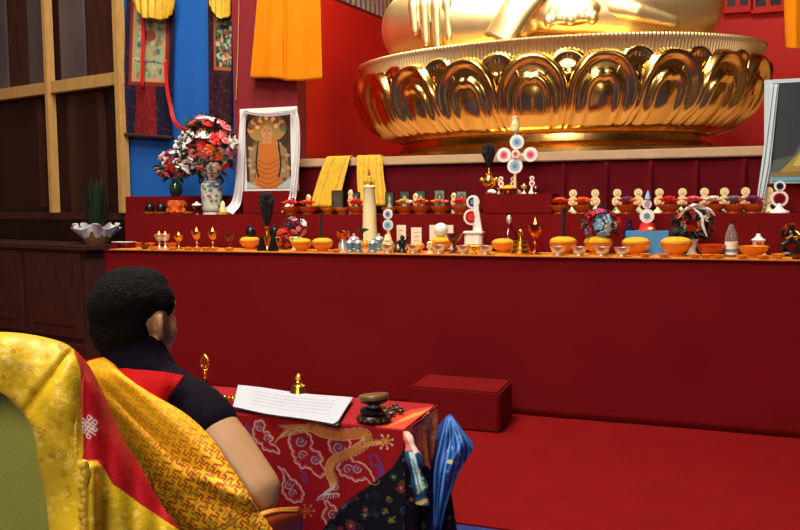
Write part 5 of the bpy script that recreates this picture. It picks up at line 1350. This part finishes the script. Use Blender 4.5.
# dark hand drum on its stand
l = px(374, 421, z=ZC); t = thing('hand_drum', 'dark hourglass hand drum with gold painted rims beside the white sheets', 'drum', l)
BGOLD = mat('black_gold_lacquer', (60, 36, 22), .35, noise=.7, nscale=60)
b = B().lathe([(.045, .0), (.055, .006), (.058, .02), (.05, .03), (.0, .03)], n=32)
for i in range(14): a = 2*pi*i/14; b.sph((.052*cos(a), .052*sin(a), .014), (.014, .014, .013), 8)
b.build('carved_base', BGOLD, parent=t)
B().lathe([(.03, .03), (.05, .04), (.052, .052), (.022, .064), (.018, .07), (.03, .078), (.05, .088), (.054, .096)], n=32).build('drum_shell', BLACK, parent=t)
B().lathe([(.022, .060), (.026, .068), (.022, .075)], n=24, close=False).build('silver_band', SILVER, parent=t)
dd = B().lathe([(.0, .0), (.054, .0), (.0565, .006), (.0565, .018), (.052, .023), (0, .023)], n=32).build('drum_head', mat('dark_gold_paint', (120, 84, 40), .4, noise=.4, nscale=50), parent=t)
dd.location = (0, 0, .094); dd.rotation_euler = (radians(-6), radians(-8), 0)
b = B()
for (u, v, r) in ((392, 412, .016), (398, 407, .013), (402, 410, .012), (396, 404, .010), (389, 407, .010)):
    p = px(u, v, z=ZC+.012)-l; b.sph(tuple(p), (r*1.3, r, .010), 10)
b.tube([(.05, 0, .02), tuple(px(386, 410, z=ZC+.01)-l), tuple(px(404, 407, z=ZC+.01)-l)], .006, 8)
b.build('drum_tail', BGOLD, parent=t)
t.scale = (.95, .95, .80)
# ---- seat behind the table
SX, SY, SZ = -1.36, 1.52, .36
st2 = thing('cushioned_seat', 'broad seat with an olive green rounded backrest at the left edge', 'seat', (SX, SY, 0))
B().box((0, .08, .15), (1.15, .92, .30), bev=.02).build('seat_base', REDC, parent=st2)
B().box((0, .08, .33), (1.12, .90, .07), bev=.03).build('seat_cushion', OLIVE, parent=st2)
ZB = 1.47
out = [(-140, 700), (-140, 430), (-110, 372), (-60, 350), (0, 347), (25, 352), (42, 364), (54, 388), (62, 420), (72, 460), (86, 500), (104, 540), (118, 620), (120, 700)]
yb_ = px(40, 450, Z=ZB)[1]
# backrest: rounded thick slab in the plane y = yb_
o2 = []
for u, v in spline(out, 5): p = px(u, v, Y=yb_); o2.append((p[0], p[2]))
m_ = min(z for _, z in o2)
bb = B().slab(o2, .07, Matrix.Translation((0, yb_+.05, 0))).build('backrest', OLIVE, parent=st2, off=st2.location)
q = bb.modifiers.new('b', 'BEVEL'); q.width = .02; q.segments = 3
for s in (-1, 1): B().cap((s*.5-.1, -.50, .02), (s*.5-.1, -.42, .5), .025, .025, 10).build('rear_post', BROWN, parent=st2)
# ---- yellow brocade cover thrown over the backrest, with a red centre band and a knot emblem
cd = Canvas(-60, 320, 210, 640, 4, (214, 176, 28))
rn = random.Random(6)
for i in range(900):
    x_, y_ = -60+rn.random()*270, 320+rn.random()*320; cd.spiral((x_, y_), 2.2+rn.random()*2, .7, rn.choice([(240, 214, 80), (186, 138, 18), (160, 108, 14), (244, 222, 110)]), d=rn.choice([-1, 1]))
redp = [(73, 352), (79, 372), (81, 400), (82, 440), (82, 464), (96, 462), (103, 470), (112, 484), (140, 505), (182, 533), (240, 640), (330, 640), (200, 500), (100, 345)]
ir = cd.poly(redp, (170, 12, 26)); kp = cd.a.copy()
for i in range(60):
    x_, y_ = 82+rn.random()*80, 380+rn.random()*150; cd.ell((x_, y_), 2.4, 2.4, (140, 8, 18)); cd.spiral((x_, y_), 2.6, .5, (186, 24, 34))
cd.a[~ir] = kp[~ir]
# knot of crossing loops
kc = (88.5, 427); WK = (226, 206, 204)
for i in (-1, 0, 1):
    d = i*3.0
    cd.line([(kc[0]-5+d*.9, kc[1]+6-abs(i)*1.2+d), (kc[0]+5+d*.6, kc[1]-7+abs(i)*1.2+d)], 1.3, WK, smooth=False)
    cd.line([(kc[0]-6+abs(i)+d*.3, kc[1]-4+d*1.4), (kc[0]+6-abs(i)+d*.3, kc[1]+4+d*1.4)], 1.3, WK, smooth=False)
for c_ in ((kc[0], kc[1]-9.2), (kc[0], kc[1]+9.6), (kc[0]-5.6, kc[1]-3), (kc[0]+5.6, kc[1]+3), (kc[0]-5.4, kc[1]+4.4), (kc[0]+5.4, kc[1]-4.4)):
    cd.line([(c_[0]+1.9*cos(a*.785), c_[1]+1.9*sin(a*.785)) for a in range(8)], .9, WK, closed=True)
cov = thing('brocade_cover', 'shiny yellow brocade cover with a red band and white knot emblem over the backrest', 'cover', (SX, yb_, SZ+.2))
rows = [[(-70, 352, 1.56), (-30, 341, 1.56), (0, 336, 1.56), (30, 337, 1.56), (60, 344, 1.56), (74, 352, 1.57), (84, 363, 1.58), (91, 372, 1.60)],
        [(-70, 348, 1.45), (-30, 338, 1.44), (0, 335, 1.44), (30, 338, 1.44), (60, 345, 1.45), (76, 355, 1.47), (88, 368, 1.50), (94, 378, 1.54)],
        [(-70, 368, 1.40), (-30, 358, 1.395), (2, 356, 1.395), (34, 362, 1.39), (62, 366, 1.40), (80, 376, 1.42), (94, 388, 1.45), (103, 396, 1.50)],
        [(-70, 386, 1.40), (-30, 378, 1.40), (6, 390, 1.39), (38, 398, 1.38), (66, 402, 1.38), (82, 410, 1.40), (102, 424, 1.43), (118, 432, 1.48)],
        [(-72, 380, 1.41), (-30, 366, 1.405), (12, 398, 1.395), (44, 428, 1.38), (68, 430, 1.37), (84, 438, 1.39), (114, 458, 1.42), (138, 466, 1.47)],
        [(-74, 382, 1.41), (-30, 368, 1.41), (20, 408, 1.40), (46, 446, 1.38), (66, 456, 1.36), (84, 464, 1.37), (124, 492, 1.41), (160, 504, 1.46)],
        [(-76, 383, 1.41), (-30, 370, 1.41), (30, 418, 1.40), (42, 468, 1.38), (62, 482, 1.36), (88, 492, 1.36), (130, 520, 1.40), (184, 538, 1.45)],
        [(-78, 384, 1.41), (-30, 371, 1.41), (40, 428, 1.40), (48, 500, 1.38), (64, 520, 1.36), (92, 540, 1.36), (140, 566, 1.39), (210, 584, 1.44)],
        [(-80, 385, 1.41), (-30, 372, 1.41), (48, 434, 1.40), (54, 560, 1.38), (70, 590, 1.36), (100, 610, 1.36), (150, 620, 1.38), (230, 630, 1.43)]]
def fold(s, t, u, v):
    f = .010*np.sin((u*.9+v*.35)*.09)+.008*np.sin((u*.5-v*.9)*.06+1)
    ridge = -.035*np.exp(-((u-91-.02*(v-480))/6.5)**2)*np.clip((v-461)/6, 0, 1)
    d1 = .009*np.exp(-((v-(345+1.0*(u-5))-30)/18)**2)*(u < 75)
    crease = .014*np.exp(-(((u-38)*.8+(v-395)*.6)/5)**2)*(v < 450)
    return (f+d1+crease)*(u < 82)+ridge+.003*np.sin(u*.25)*(u > 82)
W, D = patch_pts(rows, 330, 340, fold)
grid_obj('cover_cloth', W, SATIN, D=D, canvas=cd, parent=cov, off=cov.location, thick=.006)
b = B(); 
for i in range(11):
    p = px(84+1.2*sin(i*1.7), 466+i*7, Z=1.325); b.sph(tuple(p), (.009, .008, .012), 8)
b.build('ruffled_edge', YSCARF, parent=cov, off=cov.location)

# ================================================================== THE SEATED PERSON
J = lambda u, v, Z: px(u, v, Z=Z)
HC = J(134, 315, 1.86)
ps = thing('person', 'person with short black hair seated facing the altar in yellow robe, black vest, arm bare', 'person', (HC[0], HC[1]+.02, SZ+.005))
FW = np.array([sin(radians(9)), cos(radians(9)), 0]); RT = np.array([FW[1], -FW[0], 0]); UP = np.array([0, 0, 1])   # head facing and right hand side
def hd(f, r, z): return tuple(HC+FW*f+RT*r+UP*z)
HM = Matrix((tuple(RT), tuple(FW), (0, 0, 1))).transposed()
b = B()
# head: cranium, face, jaw, nose, brow, lips, cheeks, ears
b.sph(hd(-.008, 0, .012), (.076, .098, .092), 28, M=HM)
b.sph(hd(.035, 0, -.035), (.064, .070, .085), 24, M=HM)
b.sph(hd(.045, 0, -.085), (.050, .052, .042), 20, M=HM)
b.sph(hd(.052, .040, -.045), (.028, .036, .034), 14, M=HM).sph(hd(.052, -.040, -.045), (.028, .036, .034), 14, M=HM)
b.cap(hd(.098, 0, .004), hd(.118, 0, -.034), .010, .014, 10).sph(hd(.104, .013, -.040), .010, 8).sph(hd(.104, -.013, -.040), .010, 8)
b.cap(hd(.082, -.038, .018), hd(.082, .038, .018), .013, .013, 10)
b.sph(hd(.098, 0, -.066), (.024, .012, .008), 10, M=HM).sph(hd(.094, 0, -.079), (.021, .011, .008), 10, M=HM).sph(hd(.086, 0, -.104), (.022, .016, .016), 10, M=HM)
for s in (-1, 1):
    e = [hd(.010, s*.074, .002), hd(-.002, s*.086, .000), hd(-.006, s*.090, -.018), hd(.002, s*.082, -.040), hd(.013, s*.073, -.048)]
    b.chain(e, [.008, .008, .008, .008, .009], 8).sph(hd(.008, s*.074, -.018), (.006, .013, .020), 10, M=HM)
NB = J(141, 374, 1.83)
b.cap(hd(-.012, 0, -.06), tuple(NB), .058, .064, 20)
shR, elR, wrR = J(202, 418, 1.77), J(256, 490, 1.69), J(214, 552, 1.96)
shL = J(72, 420, 1.95)
elL, wrL = J(40, 530, 1.95), J(150, 556, 2.08)
b.chain([tuple(NB), tuple((NB+shR)/2+np.array([0, 0, -.005])), tuple(shR)], [.062, .062, .066], 18)
b.chain([tuple(NB), tuple((NB+shL)/2+np.array([0, 0, -.005])), tuple(shL)], [.062, .062, .066], 18)
b.chain([tuple(shR), tuple(shR*.5+elR*.5), tuple(elR)], [.060, .060, .053], 20)
b.chain([tuple(elR), tuple(elR*.6+wrR*.4), tuple(wrR)], [.048, .042, .027], 16)
b.chain([tuple(shL), tuple(elL), tuple(wrL)], [.060, .044, .027], 16)
CH_ = J(138, 440, 1.86); BE = J(146, 540, 1.90); HP = np.array([BE[0], BE[1]+.02, SZ+.15])
b.sph(tuple(CH_), (.175, .125, .16), 24).sph(tuple(BE), (.175, .155, .17), 24).sph(tuple(HP), (.19, .16, .13), 24)
kn = {}
for s in (-1, 1):
    hpj = HP+np.array([s*.09, .02, -.02]); knee = HP+np.array([s*.25, .28, -.075]); ank = HP+np.array([-s*.10, .40, -.07])
    b.chain([tuple(hpj), tuple(knee)], [.095, .066], 16).chain([tuple(knee), tuple(ank)], [.062, .042], 14)
    b.chain([tuple(ank), tuple(ank+np.array([-s*.10, -.03, -.015]))], [.036, .026], 10)
    kn[s] = knee
# hands: palm, four bent fingers of unequal length and a thumb from the side
def hand(wr, dirv, side, palm_up):
    d = np.array(dirv)/np.linalg.norm(dirv); up = np.array([0, 0, 1.]); sd = np.cross(d, up); sd /= np.linalg.norm(sd); sd = sd*side
    pc = wr+d*.05
    b.chain([tuple(wr), tuple(wr+d*.04+sd*.012), tuple(wr+d*.085+sd*.018)], [.026, .024, .016], 10)
    b.chain([tuple(wr), tuple(wr+d*.04-sd*.012), tuple(wr+d*.08-sd*.022)], [.026, .024, .016], 10)
    for i, L in enumerate((.070, .078, .073, .058)):
        o_ = wr+d*.082+sd*(.030-.020*i)
        dn = -up*palm_up
        b.chain([tuple(o_), tuple(o_+d*L*.45+dn*.006), tuple(o_+d*L*.75+dn*.020), tuple(o_+d*L*.92+dn*.036)], [.0095, .009, .0082, .0072], 8)
    o_ = wr+d*.02+sd*.026
    b.chain([tuple(o_), tuple(o_+d*.03+sd*.022), tuple(o_+d*.06+sd*.024)], [.013, .011, .009], 8)
hand(wrR, (wrL-wrR)*.6+np.array([0, .1, -.02]), 1, 1)
hand(wrL, (wrR-wrL)*.6+np.array([0, .1, -.01]), -1, 1)
b.build('body', SKIN, parent=ps, off=ps.location, remesh=.0062, sm=4)
# eyes and brows
for s in (-1, 1):
    e = B().sph(hd(.083, s*.029, .0015), (.014, .011, .008), 14, M=HM).build('eye', WHITE, parent=ps, off=ps.location)
    B().sph(hd(.0935, s*.029, .0015), (.006, .003, .006), 10, M=HM).build('iris', BLACK, parent=e, off=ps.location)
    B().chain([hd(.100, s*.014, .022), hd(.098, s*.03, .026), hd(.088, s*.045, .020)], [.0035, .004, .003], 6).build('eyebrow', HAIR, parent=ps, off=ps.location)
# short hair
h = B()
h.sph(hd(-.014, 0, .026), (.079, .098, .088), 28, M=HM).sph(hd(-.040, 0, -.022), (.071, .066, .078), 24, M=HM)
h.sph(hd(-.03, 0, -.072), (.055, .052, .03), 20, M=HM).sph(hd(.025, 0, .065), (.06, .062, .045), 20, M=HM)
for s in (-1, 1): h.sph(hd(.042, s*.052, .030), (.022, .032, .040), 12, M=HM)
ho = h.build('hair', HAIR, parent=ps, off=ps.location, remesh=.006, sm=3)
tx = bpy.data.textures.new('hair_tufts', 'CLOUDS'); tx.noise_scale = .02
q = ho.modifiers.new('d', 'DISPLACE'); q.texture = tx; q.strength = .005; q.mid_level = .4
# black vest with a stand-up collar
g = B()
g.sph(tuple(CH_+np.array([0, 0, 0])), (.186, .137, .168), 24).sph(tuple(BE), (.184, .163, .176), 20)
g.chain([tuple(NB+np.array([0, 0, -.014])), tuple((NB+shR)/2+np.array([0, 0, -.012])), tuple(shR+np.array([-.010, 0, .0]))], [.072, .073, .0735], 18)
g.chain([tuple(NB+np.array([0, 0, -.014])), tuple((NB+shL)/2+np.array([0, 0, -.012])), tuple(shL)], [.072, .073, .074], 18)
g.cap(tuple(shR+np.array([-.012, 0, .0])), tuple(shR*.90+elR*.10), .0735, .0695, 20)
g.cap(tuple(shL), tuple(shL*.6+elL*.4), .0745, .062, 18)
# collar
cdir = (np.array(hd(-.012, 0, -.06))-NB); cdir /= np.linalg.norm(cdir)
g.cap(tuple(NB-cdir*.01), tuple(NB+cdir*.032), .082, .073, 24)
g.cap(tuple(NB+cdir*.02-FW*.014), tuple(NB+cdir*.056-FW*.020), .070, .060, 24)
g.build('vest', VEST, parent=ps, off=ps.location, remesh=.008, sm=3)
# red wool yoke between collar and robe
rows = [[(104, 378, 1.755), (120, 370, 1.735), (138, 371, 1.725), (160, 373, 1.72), (184, 377, 1.735)],
        [(108, 386, 1.735), (122, 380, 1.715), (140, 381, 1.705), (160, 383, 1.70), (178, 385, 1.712)],
        [(118, 396, 1.73), (132, 392, 1.70), (146, 393, 1.69), (158, 394, 1.69), (168, 396, 1.70)],
        [(130, 410, 1.73), (140, 408, 1.70), (148, 408, 1.69), (156, 407, 1.69), (162, 408, 1.70)],
        [(140, 424, 1.73), (146, 424, 1.70), (152, 424, 1.69), (158, 422, 1.69), (162, 422, 1.70)]]
W, D = patch_pts(rows, 50, 50, lambda s, t, u, v: .002*np.sin(u*.3))
grid_obj('red_yoke', W, REDC, parent=ps, off=ps.location, thick=.010)
# orange-yellow robe with a key-fret pattern, wrapped from the left shoulder under the right arm
cr = Canvas(60, 340, 330, 640, 5, (250, 178, 26))
def fret(cx, cy, k, col, w=1.2, rot=0):
    P_ = [[(0, 0), (2, 0), (2, -2), (4, -2)], [(0, 0), (-2, 0), (-2, 2), (-4, 2)], [(0, 0), (0, 2), (2, 2), (2, 4)], [(0, 0), (0, -2), (-2, -2), (-2, -4)],
          [(4, -2), (4, 0)], [(-4, 2), (-4, 0)], [(2, 4), (0, 4)], [(-2, -4), (0, -4)]]
    c_, s_ = cos(rot), sin(rot)
    for p in P_: cr.line([(cx+(x*c_-y*s_)*k, cy+(x*s_+y*c_)*k) for x, y in p], w, col, smooth=False)
rot = .65
for i in range(-30, 40):
    for j in range(-30, 40):
        x_ = 150+(i*14*cos(rot)-j*14*sin(rot)); y_ = 440+(i*14*sin(rot)+j*14*cos(rot))
        if 60 < x_ < 330 and 340 < y_ < 640:
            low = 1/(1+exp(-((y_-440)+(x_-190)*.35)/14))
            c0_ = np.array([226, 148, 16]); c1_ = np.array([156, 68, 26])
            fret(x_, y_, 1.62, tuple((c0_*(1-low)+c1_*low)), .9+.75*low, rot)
rn = random.Random(14)
for i in range(130):   # lighter brocade scrolls lower down
    x_, y_ = 160+rn.random()*120, 485+rn.random()*80; cr.spiral((x_, y_), 2.6, .9, rn.choice([(222, 190, 50), (200, 170, 40), (170, 120, 30)]))
for off_ in (0, 4): cr.line([(150, 470+off_), (160, 500+off_), (178, 522+off_), (215, 528+off_), (250, 508+off_), (262, 500+off_)], 1.5, (150, 90, 24))
rows = [[(80, 366, 1.83), (90, 362, 1.80), (102, 359, 1.79), (108, 360, 1.80), (113, 364, 1.82)],
        [(84, 376, 1.76), (98, 374, 1.725), (112, 372, 1.71), (120, 374, 1.71), (124, 378, 1.72)],
        [(96, 398, 1.73), (114, 398, 1.695), (132, 394, 1.68), (146, 394, 1.672), (152, 396, 1.685)],
        [(110, 424, 1.71), (134, 426, 1.675), (156, 418, 1.655), (176, 414, 1.65), (186, 416, 1.66)],
        [(124, 450, 1.70), (150, 454, 1.66), (178, 446, 1.64), (200, 438, 1.63), (212, 440, 1.64)],
        [(138, 478, 1.69), (166, 484, 1.65), (198, 478, 1.62), (222, 470, 1.60), (234, 474, 1.61)],
        [(152, 506, 1.69), (182, 512, 1.65), (214, 506, 1.61), (240, 498, 1.575), (252, 502, 1.59)],
        [(166, 530, 1.69), (198, 538, 1.65), (230, 530, 1.60), (258, 524, 1.57), (272, 532, 1.60)],
        [(180, 570, 1.70), (210, 580, 1.66), (244, 570, 1.62), (272, 560, 1.60), (290, 562, 1.64)],
        [(190, 630, 1.72), (225, 640, 1.68), (260, 630, 1.66), (290, 620, 1.66), (310, 616, 1.70)]]
def rfold(s, t, u, v):
    # creases running down from the left shoulder to the right hip
    a = (v-362)-(u-98)*1.02
    f = .004*np.exp(-((a-20+0*u)/3.2)**2)*np.clip((u-110)/20, 0, 1)
    f += .004*np.sin(a*.14)+.0015*np.sin(a*.31+u*.02)
    roll = -.022*np.exp(-((v-(478+.45*(u-200)+.0))/6)**2)*np.clip((u-175)/30, 0, 1)
    pocket = .018*np.exp(-((v-(498+.3*(u-200)))/9)**2)*np.clip((u-170)/30, 0, 1)
    return f+roll+pocket
W, D = patch_pts(rows, 380, 300, rfold)
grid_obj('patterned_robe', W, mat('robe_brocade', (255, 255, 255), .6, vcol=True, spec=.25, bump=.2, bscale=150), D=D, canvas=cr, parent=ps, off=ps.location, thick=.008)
# skirt of the robe over crossed legs
LR = mat('yellow_robe_skirt', (206, 150, 30), .55, noise=.35, nscale=30, sheen=.2, bump=.3, bscale=60)
g = B(); g.sph(tuple(HP+np.array([0, .02, -.03])), (.225, .20, .12), 24)
for s in (-1, 1):
    g.chain([tuple(HP+np.array([s*.09, .02, -.02])), tuple(kn[s])], [.11, .075], 18); g.cap(tuple(kn[s]), tuple(HP+np.array([-s*.06, .42, -.06])), .073, .065, 16)
g.sph(tuple(HP+np.array([0, .22, -.09])), (.24, .18, .05), 20)
g.build('robe_skirt', LR, parent=ps, off=ps.location, remesh=.01, sm=4)
# dark red lining turned up below the elbow
rows = [[(236, 530, 1.62), (252, 521, 1.62), (272, 513, 1.66), (298, 510, 1.74)],
        [(236, 540, 1.60), (254, 530, 1.60), (276, 524, 1.64), (301, 520, 1.74)],
        [(238, 580, 1.60), (256, 575, 1.60), (280, 570, 1.66), (300, 566, 1.78)]]
W, D = patch_pts(rows, 30, 40)
grid_obj('red_lining', W, mat('rust_satin', (140, 50, 16), .45), parent=ps, off=ps.location, thick=.01)
rows = [[(236, 526, 1.612), (252, 518, 1.612), (272, 510, 1.652), (298, 507, 1.735)], [(236, 530, 1.60), (252, 522, 1.60), (272, 514, 1.64), (298, 512, 1.73)]]
W, D = patch_pts(rows, 8, 40); grid_obj('orange_hem', W, ORUN, parent=ps, off=ps.location, thick=.01)
